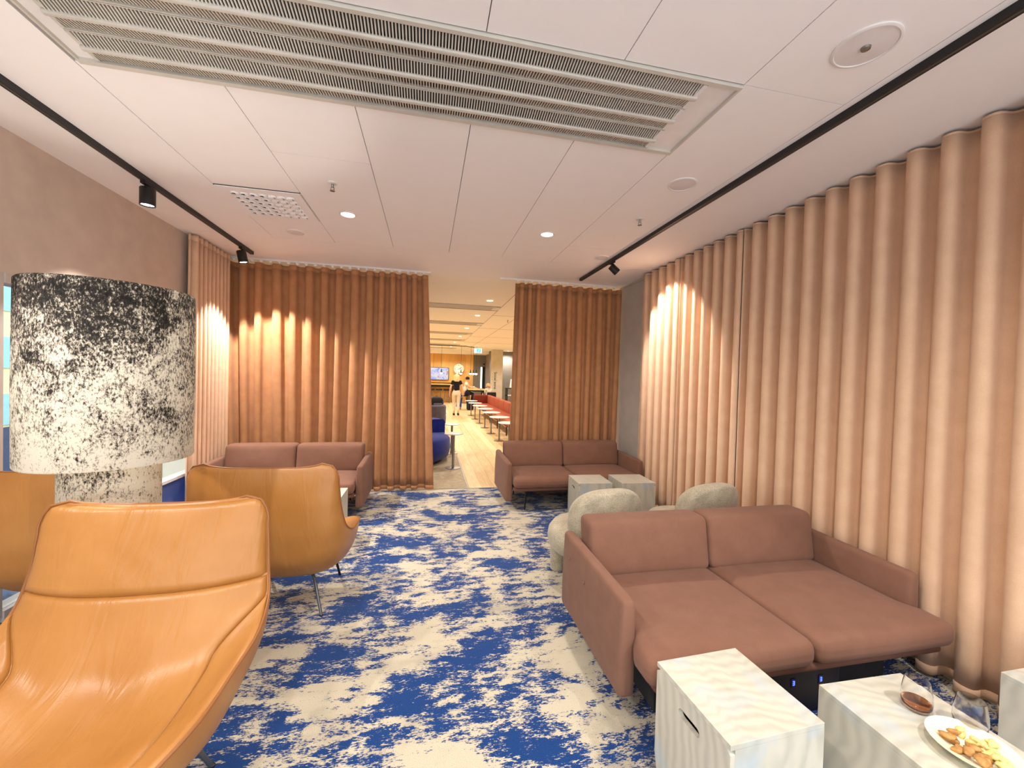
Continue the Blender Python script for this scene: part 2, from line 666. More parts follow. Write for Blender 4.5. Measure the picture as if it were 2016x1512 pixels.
def panel(x0, x1, y0, y1, m='ceiling', name='ceiling_panel'):
    return box_obj(name, m, ceiling, x0 + G, x1 - G, y0 + G, y1 - G, H, H + 0.013)


panel(-2.75, XC[0], Y_REAR, 4.69, name='border_strip')
panel(2.0 - 0.58 + 0.58, 2.95, Y_REAR, 4.69, name='border_strip')
panel(-2.75, 2.95, 4.69, 5.75, name='border_strip')
for i in range(5):
    for (a, b) in ((Y_REAR, 0.445), (0.445, 1.655)):
        panel(XC[i], XC[i + 1], a, b)
panel(XC[0], XC[1], 2.255, 3.47)
panel(XC[0], XC[1], 4.08, 4.69)
panel(XC[1], XC[2], 2.255, 2.865)
panel(XC[1], XC[2], 2.865, 4.69)
for i in (2, 3, 4):
    panel(XC[i], XC[i + 1], 2.255, 4.69)
for (a, b) in ((Y_REAR, 1.655), (1.655, 4.075), (4.075, 4.69)):
    panel(1.42, 2.0, a, b)

# walls
XL, XR = -2.51, 2.86
wl = empty_struct('wall_left')
box_obj('plaster_header', 'wall_left', wl, XL - 0.14, XL, Y_REAR, 5.75, 2.13, 3.0)
box_obj('plaster_pier', 'wall_left', wl, XL - 0.14, XL, Y_REAR, 2.955, 0, 2.13)
box_obj('plaster_pier', 'wall_left', wl, XL - 0.14, XL, 5.30, 5.75, 0, 2.13)
wr = struct(box_obj('wall_right', 'wall_right', None, XR, XR + 0.12, Y_REAR, 5.75, 0, 3.0))
struct(box_obj('baseboard_right', 'white_plastic', None, XR - 0.012, XR, Y_REAR, 5.60, 0, 0.08))
box_obj('cornice_strip', 'wall_right', wr, XR - 0.015, XR, 3.2, 5.7, 2.975, 3.0)

# window in the left wall
win = empty_struct('window_1')
fx0, fx1 = XL - 0.10, XL + 0.02
box_obj('window_jamb', 'win_frame', win, fx0, fx1 - 0.01, 2.955, 2.988, 0.06, 2.14)
box_obj('window_jamb', 'win_frame', win, fx0, fx1, 5.25, 5.31, 0.06, 2.14)
box_obj('window_head', 'win_frame', win, fx0, fx1, 2.988, 5.25, 2.08, 2.14)
box_obj('window_sill', 'win_frame', win, fx0, fx1, 2.988, 5.25, 0.02, 0.09)
box_obj('window_transom', 'white_plastic', win, fx0 + 0.02, fx1, 2.988, 5.25, 0.455, 0.485)
box_obj('window_mullion', 'win_frame', win, fx0 + 0.02, fx1 - 0.02, 4.10, 4.15, 0.09, 2.08)
box_obj('window_pane', 'pane', win, XL - 0.018, XL - 0.012, 2.988, 5.25, 0.485, 2.08)
box_obj('lower_panel', 'blue_film', win, XL - 0.018, XL - 0.012, 3.6, 5.25, 0.09, 0.455)
box_obj('window_pane', 'pane', win, XL - 0.018, XL - 0.012, 2.988, 3.6, 0.09, 0.455)

# building across the street, seen through the window
ext = thing('facade_building', 'pale yellow building with glazed bands outside the window', 'building', (-16, 12, -4))
box_obj('base_band', 'ext_ground', ext, -6, 0.12, -14, 20, 0, 3.1)
box_obj('wall', 'ext_wall', ext, -6, 0, -14, 20, 0, 9.5)
for k in range(1, 4):
    for q in range(9):
        w_ = box_obj('window', 'ext_glass', ext, 0, 0.06, -13 + q * 3.6, -13 + q * 3.6 + 2.6, 1.0 + k * 2.2, 2.2 + k * 2.2)
        box_obj('window_frame', 'white_plastic', w_, 0.06, 0.09, -13 + q * 3.6 + 1.27, -13 + q * 3.6 + 1.33, 1.0 + k * 2.2, 2.2 + k * 2.2)
struct(box_obj('ground', 'ext_ground', None, -60, -3.2, -20, 60, -4.1, -4.0))
hedge = MB()
hr = random.Random(3)
for k in range(120):
    a = Vector((hr.uniform(-3.15, -2.75), hr.uniform(2.4, 3.5), hr.uniform(-0.2, 0.75)))
    d = Vector((hr.uniform(-1, 1), hr.uniform(-1, 1), hr.uniform(0, 1))).normalized() * 0.16
    s = d.cross(Vector((0.3, 0.5, 0.8))).normalized() * 0.035
    hedge.add([a, a + d * 0.5 + s, a + d, a + d * 0.5 - s], [(0, 1, 2, 3)])
planter = thing('planter_box', 'dark green planting in a trough outside the window', 'planter', (0, 0, 0))
stuff(hedge.build('foliage', 'green_dark', planter, solid=0.004))
box_obj('trough', 'ext_ground', planter, -3.2, -2.72, 2.3, 3.55, -0.5, -0.05)

# ------------------------------------------------------------------ far room shell
FX0, FX1 = -4.0, 6.5
ff = empty_struct('floor_far')
box_obj('subfloor', 'far_floor', ff, FX0, FX1, 5.66, 24.2, -0.05, -0.004)
plank_me = MB().box(0.0015, 0.1785, 0.0015, 1.9985, -0.02, 0.0).mesh('plank')
first = True
for i in range(15):
    for j in range(5):
        y = 5.67 + j * 2.0 + (i * 0.7 % 2.0) - 2.0
        y0 = max(5.67, y)
        y1 = min(y + 2.0, 13.67)
        if y1 - y0 < 0.1:
            continue
        if y1 - y0 > 1.99:
            o = bpy.data.objects.new('plank', plank_me)
            if first:
                plank_me.materials.append(M['plank'])
                first = False
        else:
            me = MB().box(0.0015, 0.1785, 0.0015, y1 - y0 - 0.0015, -0.02, 0.0).mesh('plank')
            me.materials.append(M['plank'])
            o = bpy.data.objects.new('plank', me)
        COL.objects.link(o)
        o.parent = ff
        o.location = (0.61 + i * 0.18, y0, 0)
struct(box_obj('floor_far_carpet', 'grey_carpet', None, FX0, 0.585, 5.67, 9.3, -0.012, 0.0))
struct(box_obj('trim_1', 'steel', None, 0.585, 0.608, 5.67, 9.3, -0.012, 0.003))
struct(box_obj('trim_2', 'steel', None, -2.6, 2.86, 5.655, 5.675, -0.02, 0.003))

cf = empty_struct('ceiling_far')
box_obj('plaster_slab', 'ceiling_far', cf, FX0, FX1, 5.75, 22.6, H + 0.002, H + 0.06)
box_obj('lower_slab', 'ceiling_far', cf, FX0, FX1, 22.6, 24.2, 2.84, H + 0.06)
for y in (7.0, 9.6, 12.2, 14.8):
    box_obj('joint_strip', 'ceiling_joint', cf, 1.42, 1.426, y - 1.2, y + 1.25, H - 0.001, H + 0.003)
    box_obj('joint_strip', 'ceiling_joint', cf, 1.43, 4.0, y + 2.2, y + 2.206, H - 0.001, H + 0.003)
box_obj('joint_strip', 'ceiling_joint', cf, 2.03, 2.036, 5.8, 20, H - 0.001, H + 0.003)
tw = empty_struct('wall_timber')
for i in range(14):
    x0 = -4.0 + i * 0.474
    box_obj('veneer_panel', 'timber', tw, x0 + 0.003, x0 + 0.471, 24.0, 24.05, 0, 2.84)
box_obj('backing_sheet', 'grille_dark', tw, -4.0, 2.63, 24.05, 24.2, 0, 2.84)
wg = empty_struct('wall_far_grey')
box_obj('painted_panel', 'wall_far_grey', wg, 2.636, 3.35, 24.0, 24.2, 0, 2.84)
box_obj('painted_panel', 'wall_far_grey', wg, 3.35, FX1, 22.3, 24.2, 0, 3.0)
struct(box_obj('wall_far_right', 'wall_far_cream', None, FX1, FX1 + 0.1, 5.75, 24.2, 0, 3.0))
struct(box_obj('wall_far_left', 'wall_far_cream', None, FX0 - 0.1, FX0, 5.75, 24.2, 0, 3.0))
struct(box_obj('wall_return_right', 'wall_far_cream', None, XR + 0.12, FX1, 5.75, 5.85, 0, 3.0))
struct(box_obj('wall_return_left', 'wall_far_cream', None, FX0, XL - 0.14, 5.75, 5.85, 0, 3.0))
dr = empty_struct('door_1')
box_obj('door_leaf', 'ink', dr, 3.16, 3.34, 23.96, 24.0, 0.6, 2.15)
box_obj('lit_gap_glow', 'exit_white', dr, 3.08, 3.17, 23.95, 23.99, 0.75, 2.12)  # glowing box stands for light showing through the door gap

# ------------------------------------------------------------------ ceiling fittings
beam = thing('chilled_beam', 'long white ceiling ventilation unit with finned strips', 'ceiling vent', (-1.60, 1.66, H))
BW, BD = 3.02, 0.59
for (a, b, c, d) in ((0, BW, 0, 0.02), (0, BW, BD - 0.028, BD)):
    box_obj('frame_bar', 'grille', beam, a, b, c, d, -0.014, 0.012)
box_obj('end_plate', 'white_plastic', beam, 0.012, 0.085, 0.02, BD - 0.028, 0.0, 0.010)
box_obj('end_plate', 'white_plastic', beam, BW - 0.165, BW - 0.012, 0.02, BD - 0.028, 0.0, 0.010)
box_obj('frame_bar', 'grille', beam, 0, 0.012, 0.02, BD - 0.028, -0.014, 0.012)
box_obj('frame_bar', 'grille', beam, BW - 0.012, BW, 0.02, BD - 0.028, -0.014, 0.012)
box_obj('backing_sheet', 'grille_dark', beam, 0.085, BW - 0.165, 0.02, BD - 0.028, 0.006, 0.012)
gx0, gx1 = 0.085, BW - 0.165
mod = (BD - 0.048) / 3.0
for k in range(3):
    y0 = 0.02 + k * mod
    if k:
        box_obj('divider_bar', 'grille', beam, gx0, gx1, y0 - 0.007, y0 - 0.002, -0.010, 0.008)
        box_obj('divider_bar', 'grille', beam, gx0, gx1, y0 + 0.002, y0 + 0.007, -0.010, 0.008)
    box_obj('cross_bar', 'grille', beam, gx0, gx0 + 0.016, y0 + 0.008, y0 + mod - 0.008, -0.012, 0.006)
    box_obj('cross_bar', 'white_plastic', beam, gx1 - 0.022, gx1, y0 + 0.008, y0 + mod - 0.008, -0.012, 0.006)
    ym = y0 + mod * 0.5
    MB().soft(((gx0 + gx1) / 2, ym, -0.018), (gx1 - gx0, 0.026, 0.018), 0.008, 3).build('rib_bar', 'grille', beam)
    for (a, b) in ((y0 + 0.009, ym - 0.012), (ym + 0.012, y0 + mod - 0.009)):
        fins = MB()
        nf = 205
        for q in range(nf):
            x = gx0 + 0.016 + (gx1 - gx0 - 0.038) * (q + 0.5) / nf
            za, zb = (-0.004, -0.020) if b < ym else (-0.020, -0.004)
            t = 0.0030
            fins.add([(x - t, a, za), (x + t, a, za), (x + t, b, zb), (x - t, b, zb), (x - t, a, za + 0.008), (x + t, a, za + 0.008), (x + t, b, zb + 0.008), (x - t, b, zb + 0.008)],
                     [(0, 3, 2, 1), (4, 5, 6, 7), (0, 1, 5, 4), (1, 2, 6, 5), (2, 3, 7, 6), (3, 0, 4, 7)])
        stuff(fins.build('fin_strip', 'grille', beam, smooth=False))

# far ventilation units
FAR_VENT_LABELS = ['ceiling vent strip nearest the curtain gap in the far room', 'second ceiling vent strip beyond the curtain gap',
                   'third ceiling vent strip in the far room', 'fourth ceiling vent strip in the far room', 'fifth ceiling vent strip in the far room',
                   'farthest ceiling vent strip before the timber wall']
for k, y in enumerate((8.0, 10.62, 13.25, 15.87, 18.4, 20.9)):
    v = thing('vent_strip', FAR_VENT_LABELS[k], 'ceiling vent', (-1.6, y, H), group='far room vent strips')
    box_obj('frame_bar', 'grille', v, 0, 3.0, 0, 0.02, -0.022, 0.002)
    box_obj('frame_bar', 'grille', v, 0, 3.0, 0.43, 0.45, -0.022, 0.002)
    box_obj('end_plate', 'white_plastic', v, 2.86, 3.0, 0.02, 0.43, -0.012, 0.0)
    box_obj('end_plate', 'white_plastic', v, 0, 0.08, 0.02, 0.43, -0.012, 0.0)
    box_obj('backing_sheet', 'grille_dark', v, 0.08, 2.86, 0.02, 0.43, -0.006, 0.0)
    for q in range(5):
        box_obj('rib_bar', 'grille', v, 0.08, 2.86, 0.05 + q * 0.075, 0.05 + q * 0.075 + 0.05, -0.016, -0.008)

# perforated diffuser tile
pv = thing('diffuser_tile', 'square white ceiling diffuser with rows of round nozzles', 'air diffuser', (-1.63, 3.47, H))
box_obj('face_plate', 'ceiling', pv, 0.006, 0.604, 0.006, 0.604, -0.010, 0.012)
box_obj('shadow_gap', 'grille_dark', pv, 0.001, 0.609, 0.0015, 0.006, -0.004, 0.012)
box_obj('shadow_gap', 'grille_dark', pv, 0.001, 0.006, 0.006, 0.6085, -0.004, 0.012)
noz = MB().lathe([(0.030, 0.0), (0.030, -0.012), (0.026, -0.012), (0.026, -0.002)], 18).mesh('nozzle')
noz.materials.append(M['ceiling'])
hole = MB().lathe([(0.0, -0.0025), (0.026, -0.0025)], 18, cap=False).mesh('hole')
hole.materials.append(M['grille_dark'])
vane = MB().soft((0.006, 0.004, -0.010), (0.040, 0.040, 0.012), 0.006, 2).mesh('vane')
vane.materials.append(M['ceiling'])
for i in range(7):
    for j in range(6):
        o = bpy.data.objects.new('nozzle', noz)
        COL.objects.link(o)
        o.parent = pv
        o.location = (0.105 + i * 0.067, 0.11 + j * 0.078, -0.010)
        h_ = bpy.data.objects.new('hole', hole)
        COL.objects.link(h_)
        h_.parent = o
        w_ = bpy.data.objects.new('vane', vane)
        COL.objects.link(w_)
        w_.parent = o
        w_.rotation_euler = (0, 0, 0 if i < 4 else PI)
        w_.scale = (0.55, 0.9, 0.8) if i < 4 else (1, 1, 1)
        w_.location = (0.014, 0, 0) if i < 4 else (0, 0, 0)


def ceiling_speaker(x, y, r, label, boss=False):
    t = thing('ceiling_speaker', label, 'speaker', (x, y, H), group='round ceiling speakers')
    MB().lathe([(r, 0.0), (r, -0.006), (r - 0.006, -0.009), (r - 0.010, -0.009), (r - 0.012, -0.005)], 40, cap=False).build('trim_ring', 'white_plastic', t)
    MB().lathe([(0.0, -0.008), (r * 0.6, -0.0075), (r - 0.011, -0.005)], 40, cap=False).build('mesh_cover', 'speaker', t)
    if boss:
        MB().lathe([(0.018, -0.007), (0.016, -0.016), (0.006, -0.020), (0.0, -0.020)], 20, cap=False).build('centre_boss', 'steel', t)


ceiling_speaker(1.735, 2.575, 0.098, 'round white ceiling speaker in front of the sprinkler near the track')
ceiling_speaker(1.73, 1.35, 0.115, 'large round ceiling disc with a small centre boss beside the black track', True)
ceiling_speaker(-1.345, 4.45, 0.085, 'round grey ceiling speaker behind the nozzle diffuser')
ceiling_speaker(1.92, 4.35, 0.085, 'round grey ceiling speaker by the far end of the track')


def sprinkler(x, y, label):
    t = thing('sprinkler', label, 'sprinkler', (x, y, H), group='ceiling sprinklers')
    MB().lathe([(0.034, 0), (0.034, -0.004), (0.026, -0.008), (0.0, -0.008)], 20, cap=False).build('escutcheon', 'white_plastic', t)
    MB().lathe([(0.009, -0.008), (0.009, -0.03), (0.006, -0.034)], 12).build('body', 'steel', t)
    MB().tube([(-0.008, 0, -0.03), (-0.012, 0, -0.045), (0, 0, -0.058), (0.012, 0, -0.045), (0.008, 0, -0.03)], 0.003, 6).build('yoke', 'steel', t)
    MB().lathe([(0.0, -0.060), (0.018, -0.060), (0.018, -0.057), (0.0, -0.057)], 16).build('deflector', 'steel', t)


sprinkler(-0.727, 3.22, 'small steel sprinkler head in front of the lit downlight')
sprinkler(1.764, 3.21, 'small steel sprinkler head beside the black track')
sprinkler(1.9, 9.8, 'small sprinkler head on the ceiling of the far room')


def downlight(x, y, label, z=H, power=DOWNLIGHT_W, r=0.072, spread=2.6):
    t = thing('downlight', label, 'downlight', (x, y, z), group='recessed downlights')
    MB().lathe([(r, 0.0), (r, -0.004), (r - 0.012, -0.007), (r - 0.016, -0.002)], 32, cap=False).build('trim_ring', 'white_plastic', t)
    MB().lathe([(0.0, -0.0015), (r - 0.016, -0.002)], 32, cap=False).build('lens', 'led_warm', t)
    ld = bpy.data.lights.new('downlight_lamp', 'SPOT')
    ld.energy = power
    ld.color = (1.0, 0.91, 0.80)
    ld.shadow_soft_size = 0.06
    ld.spot_size = spread
    ld.spot_blend = 0.7
    lo = bpy.data.objects.new('downlight_lamp', ld)
    COL.objects.link(lo)
    lo.parent = t
    lo.location = (0, 0, -0.03)


downlight(-0.73, 3.82, 'lit round downlight beside the nozzle diffuser')
downlight(1.105, 3.80, 'lit round downlight over the aisle near the track')
for (x, y) in ((-0.73, 0.6), (1.105, 0.6)):  # out-of-view fittings added to raise the room's brightness
    downlight(x, y, 'added unseen downlight brightening the room from over the camera')
FD = ['nearest downlight beyond the curtain gap', 'second downlight beyond the curtain gap', 'third downlight in the far room row', 'fourth downlight in the far room row',
      'fifth downlight in the far room row', 'farthest downlight in the far room row']
for k, y in enumerate((7.42, 9.33, 11.94, 14.55, 17.25, 20.1)):
    downlight(1.09, y, FD[k], power=FAR_W * (0.45, 0.7, 1, 1, 1, 1)[k])
for k, y in enumerate((8.6, 12.0, 15.4, 18.8, 21.8)):  # two hidden rows added to light the far room
    downlight(-1.6, y, 'added fill downlight in the hidden side of the far room ceiling', power=FAR_W)
    downlight(4.3, y, 'added unseen fill downlight over the side bay of the far room', power=FAR_W)

for x in (-0.6, 0.7, 1.9):  # lamps added to brighten the end wall
    downlight(x, 23.0, 'added downlight brightening the timber wall above the counter', z=2.84, power=FAR_W * 0.4)


def aim(o, d):
    o.rotation_euler = Vector(d).to_track_quat('-Z', 'Y').to_euler()


def track(x, y0, y1, label):
    t = thing('lighting_track', label, 'light track', (x, 0, H))
    MB().box(-0.019, 0.019, y0, y1, -0.034, 0.0).build('rail', 'black_metal', t, smooth=False)
    MB().box(-0.006, 0.006, y0 + 0.01, y1 - 0.01, -0.0345, -0.030).build('slot', 'grille_dark', t, smooth=False)
    box_obj('end_cap', 'black_plastic', t, -0.021, 0.021, y1, y1 + 0.006, -0.036, 0.0)


track(-2.08, -1.1, 5.32, 'long black lighting track beside the beige wall')
track(2.06, -1.1, 5.33, 'long black lighting track beside the blush curtains')


def track_spot(x, y, d, label, L=0.13, r=0.048, power=SPOT_W, size=80, blend=0.25, col=(1.0, 0.93, 0.88), off=(0, 0, -0.10)):
    t = thing('track_spotlight', label, 'spotlight', (x, y, H - 0.034), group='black track spotlights')
    MB().box(-0.017, 0.017, -0.055, 0.055, -0.020, 0.0).build('track_adapter', 'black_plastic', t, smooth=False)
    MB().tube([(0, 0, -0.015), (0, 0, -0.05)], 0.010, 10).build('swivel_stem', 'black_metal', t)
    h_ = MB().lathe([(0.0, L * 0.5), (r * 0.92, L * 0.5), (r, L * 0.46), (r, -L * 0.5), (r - 0.005, -L * 0.5), (r - 0.008, -L * 0.44)], 28, cap=False).build('lamp_head', 'black_metal', t)
    h_.location = off
    aim(h_, d)
    MB().lathe([(0.0, -L * 0.43), (r - 0.008, -L * 0.43)], 24, cap=False).build('lens', 'led_cool', h_)
    ld = bpy.data.lights.new('spot_lamp', 'SPOT')
    ld.energy = power
    ld.color = col
    ld.shadow_soft_size = 0.025
    ld.spot_size = math.radians(size)
    ld.spot_blend = blend
    lo = bpy.data.objects.new('spot_lamp', ld)
    COL.objects.link(lo)
    lo.parent = h_
    lo.location = (0, 0, -L * 0.52)


track_spot(-2.08, 3.52, (0, 0.0, -1), 'black cylinder spotlight halfway along the beige wall track')
track_spot(-2.08, 5.08, (0.2, 0.05, -1), 'black cylinder spotlight at the curtain end of the track', size=92, power=210.0)
track_spot(2.06, 4.36, (0.69, -0.2, -0.72), 'tilted black spotlight aimed at the blush curtain', L=0.11, r=0.042, size=72, power=120.0, off=(0.03, 0, -0.085))
track_spot(-2.08, 0.9, (0.3, 0.2, -1), 'added unseen black cylinder spotlight near the camera end of the track')  # extra spot added out of view for more light
track_spot(2.06, 0.0, (-0.3, 0.25, -1), 'added unseen black spotlight on the curtain side track behind the camera')  # unseen spot, likewise added to light the room


# ------------------------------------------------------------------ curtains
def fold_curtain(name, mat, p0, p1, z0, z1, period, amp, seed, label, wild=0.0, flare=(0, 0), head=0.06, parent=None, group=None, phase=0.0):
    r = np.random.RandomState(seed)
    p0 = np.array(p0, float)
    p1 = np.array(p1, float)
    L = np.linalg.norm(p1 - p0)
    d = (p1 - p0) / L
    n = np.array([-d[1], d[0]])
    nf = max(2, int(round(L / period)))
    ns = nf * 14
    nz = 22
    s = np.linspace(0, 1, ns + 1)
    base = 2 * PI * nf * s + phase
    jit = r.uniform(-1, 1, nf + 3)
    j2 = r.uniform(-1, 1, nf + 3)
    j3 = r.uniform(0.65, 1.25, nf + 3)
    k = s * nf
    ki = np.arange(nf + 3)
    J1 = np.interp(k, ki, jit)
    J2 = np.interp(k * 0.6, ki, j2)
    J3 = np.interp(k, ki, j3)
    t = thing(name, label, 'curtain', (p0[0], p0[1], 0), group=group)

    def surface(za, zb, m):
        P = np.zeros((m + 1, ns + 1, 3))
        for i in range(m + 1):
            z = za + (zb - za) * i / m
            q = (z1 - z) / (z1 - z0)           # 0 at top, 1 at hem
            ph = base + wild * 1.5 * (J1 * (0.35 + q) + J2 * q * q * 1.3)
            a = amp * (1 + wild * 0.5 * (J3 - 1) * (0.5 + q) * 2)
            w = np.sin(ph)
            off = a * np.sign(w) * np.abs(w) ** 0.80
            along = (s * L) + flare[0] * (1 - s) * q + flare[1] * s * q - 0.30 * amp * np.sin(2 * ph) * (0.6 + 0.4 * q)
            P[i, :, 0] = d[0] * along + n[0] * off
            P[i, :, 1] = d[1] * along + n[1] * off
            P[i, :, 2] = z
        return P
    MB().grid(surface(z1 - head, z0 + 0.05, nz)).build('drape', mat, t, angle=180, solid=0.003)
    MB().grid(surface(z1, z1 - head, 2)).build('heading_tape', mat, t, angle=180, solid=0.005)
    MB().grid(surface(z0 + 0.05, z0, 2)).build('hem', mat, t, angle=180, solid=0.006)
    return t


def side_curtain(y0, y1, label, seed, phase=0.0):
    # ripple fold hanging along the right wall
    return fold_curtain('ripple_curtain', 'cur_side', (2.785, y0), (2.785, y1), 0.02, 2.985, 0.165, 0.05, seed, label, wild=0.12, head=0.012, group='blush curtains on the long wall', phase=phase)


side_curtain(-0.98, 3.145, 'blush pleated curtain panel beside the daybed', 3, phase=0.6)
side_curtain(3.16, 4.075, 'middle blush curtain panel catching the edge of the spotlight', 4, phase=0.4)
side_curtain(4.09, 4.91, 'blush curtain panel brightly lit by the tilted spotlight', 5)
fold_curtain('ripple_curtain', 'cur_side', (-2.42, 4.76), (-2.42, 5.52), 0.02, 2.98, 0.085, 0.035, 6, 'narrow gathered blush curtain beside the window', wild=0.2)
fold_curtain('back_curtain', 'cur_back', (-2.44, 5.63), (-0.735, 5.63), 0.03, 2.94, 0.185, 0.052, 21, 'wide rust curtain hanging behind the sofa by the window', wild=1.15, group='rust curtains across the room', flare=(0, 0.02))
fold_curtain('back_curtain', 'cur_back', (-0.737, 5.615), (-0.035, 5.62), 0.03, 2.94, 0.14, 0.045, 33, 'rust curtain panel at the window side of the gap', wild=0.6, group='rust curtains across the room', flare=(-0.03, 0.13))
fold_curtain('back_curtain', 'cur_back', (1.19, 5.63), (1.56, 5.63), 0.03, 2.94, 0.125, 0.042, 41, 'narrow rust curtain panel edging the gap above the sofa arm', wild=0.5, group='rust curtains across the room', flare=(-0.05, 0.0))
fold_curtain('back_curtain', 'cur_back', (1.560, 5.615), (2.83, 5.62), 0.03, 2.94, 0.155, 0.045, 52, 'rust curtain panel hanging beside the grey wall', wild=0.6, group='rust curtains across the room')


def rail(x0, x1, y, label, g0, g1, step):
    t = thing('curtain_rail', label, 'curtain rail', (0, y, H))
    MB().box(x0, x1, -0.014, 0.014, -0.022, 0.0).build('rail', 'white_plastic', t, smooth=False)
    me = MB().lathe([(0.0, 0.0), (0.020, -0.004), (0.022, -0.012), (0.014, -0.026), (0.0, -0.030)], 12, cap=False).mesh('glider')
    me.materials.append(M['white_plastic'])
    x = g0
    while x < g1:
        o = bpy.data.objects.new('glider', me)
        COL.objects.link(o)
        o.parent = t
        o.location = (x, -0.02, -0.024)
        x += step


rail(-2.46, 0.0, 5.63, 'white curtain rail with round gliders on the window side', -2.40, -0.02, 0.105)
rail(0.965, 2.76, 5.63, 'white curtain rail with round gliders beside the grey wall', 1.22, 2.70, 0.105)


# ------------------------------------------------------------------ sofas
def make_sofa(name, label, loc, W, D, rotz=0.0, day=False, group='mauve two seat sofas'):
    """origin on the floor at the centre of the sofa's back line; sofa faces -Y"""
    t = thing(name, label, 'sofa', loc, rotz, group)
    hw = W / 2
    at = 0.085
    arm_y0 = -D + 0.10 if not day else -0.84
    # arms: soft panels, top edge falling slightly to the front
    for sgn in (-1, 1):
        def shape(x, y, z, sgn=sgn):
            k = (y + 0.41) / 0.82
            top = 0.02 * k
            z2 = z + top * (0.5 + z / 0.46)
            return (x * (1.0 - 0.22 * max(0, z) / 0.23), y, z2)
        ay0, ay1 = arm_y0 + 0.0, -0.01
        MB().soft((sgn * (hw - at / 2), (ay0 + ay1) / 2, 0.345), (at, ay1 - ay0, 0.462), 0.028, 4, (0.006, 0, 0), shape).build('arm', 'sofa', t, angle=60)
    # back panel
    MB().soft((0, -0.045, 0.33), (W - 2 * at - 0.004, 0.085, 0.44), 0.035, 4).build('backrest', 'sofa', t, angle=60)
    # base frame
    MB().soft((0, (-D - 0.10) / 2 + 0.02, 0.268), (W - 2 * at - 0.01, D - 0.13, 0.042), 0.018, 3).build('base_frame', 'sofa_piping', t, angle=60)
    cw = (W - 2 * at) / 2 - 0.004
    front = -D - (0.0 if not day else 0.0)
    for sgn in (-1, 1):
        cxx = sgn * (cw / 2 + 0.002)
        d0, d1 = front, -0.10
        if day:
            # daybed cushions run forward past the arms
            def spread(x, y, z, sgn=sgn, d0=d0, d1=d1):
                yy = y + (d0 + d1) / 2
                k = max(0.0, min(1.0, (-0.80 - yy) / 0.03))
                return (x + sgn * k * (0.045 * max(0, sgn * x / (cw / 2))), y, z)
        else:
            spread = None
        sc_ = MB().soft((cxx, (d0 + d1) / 2, 0.352), (cw, d1 - d0, 0.128), 0.048, 8, (0.0, 0.008, 0.014), spread).build('seat_cushion', 'sofa', t, angle=80)

        def lean(x, y, z):
            return (x, y + 0.16 * (z + 0.16), z)
        bc = MB().soft((cxx, -0.215, 0.565), (cw, 0.19, 0.325), 0.038, 8, (0.0, 0.02, 0.004), lean).build('back_cushion', 'sofa', t, angle=80)
    # thin metal legs
    for sx in (-1, 1):
        for yy in (-D + 0.14 + (0.0 if not day else 0.25), -0.12):
            x = sx * (hw - 0.26)
            MB().tube([(x, yy, 0.25), (x + sx * 0.01, yy, 0.0)], [0.011, 0.009], 10).build('leg', 'black_metal', t)
    for sx in (-1, 1):
        x = sx * (hw - 0.26)
        MB().tube([(x, -D + 0.14 + (0.0 if not day else 0.25), 0.238), (x, -0.12, 0.238)], 0.008, 8).build('rail', 'black_metal', t)
    if day:
        box_obj('dark_under_block', 'black_fab', t, -hw + 0.2, hw - 0.2, -D + 0.22, -0.10, 0.012, 0.246)  # black box added to stand for the deep shade underneath
    return t


day = make_sofa('daybed_sofa', 'deep mauve daybed sofa with wide seat beside the blush curtains', (1.795, 2.52, 0), 1.80, 1.03, day=True)
for (yy, zz) in ((-0.06, 0.47), (-0.30, 0.44)):
    b_ = MB().lathe([(0.0, 0.006), (0.006, 0.004), (0.008, 0.0)], 12, cap=False).build('stud', 'sofa', day)
    b_.location = (-0.905, yy - 0.1, zz)
    b_.rotation_euler = (0, -PI / 2, 0)
make_sofa('sofa', 'mauve two seat sofa by the curtain gap and the grey wall', (1.82, 5.45, 0), 1.79, 0.92)
make_sofa('sofa', 'mauve two seat sofa behind the leather chairs under the window', (-1.505, 5.40, 0), 1.68, 0.90)

# charging unit glowing under the daybed
cu = thing('charging_unit', 'black charging socket with two blue glowing ports under the daybed', 'socket', (1.835, 1.58, 0.0))
MB().soft((0, 0.062, 0.11), (0.40, 0.12, 0.21), 0.012, 2).build('housing', 'black_plastic', cu)
for x in (-0.080, 0.080):
    pt = box_obj('port', 'black_plastic', cu, x - 0.013, x + 0.013, -0.001, 0.004, 0.140, 0.184)
    g = MB()
    for zz in (0.152, 0.161, 0.170):
        g.box(x - 0.005, x + 0.005, -0.003, 0.0, zz, zz + 0.003)
    g.box(x + 0.002, x + 0.005, -0.003, 0.0, 0.152, 0.173)
    g.build('glowing_mark', 'usb_blue', pt, smooth=False)


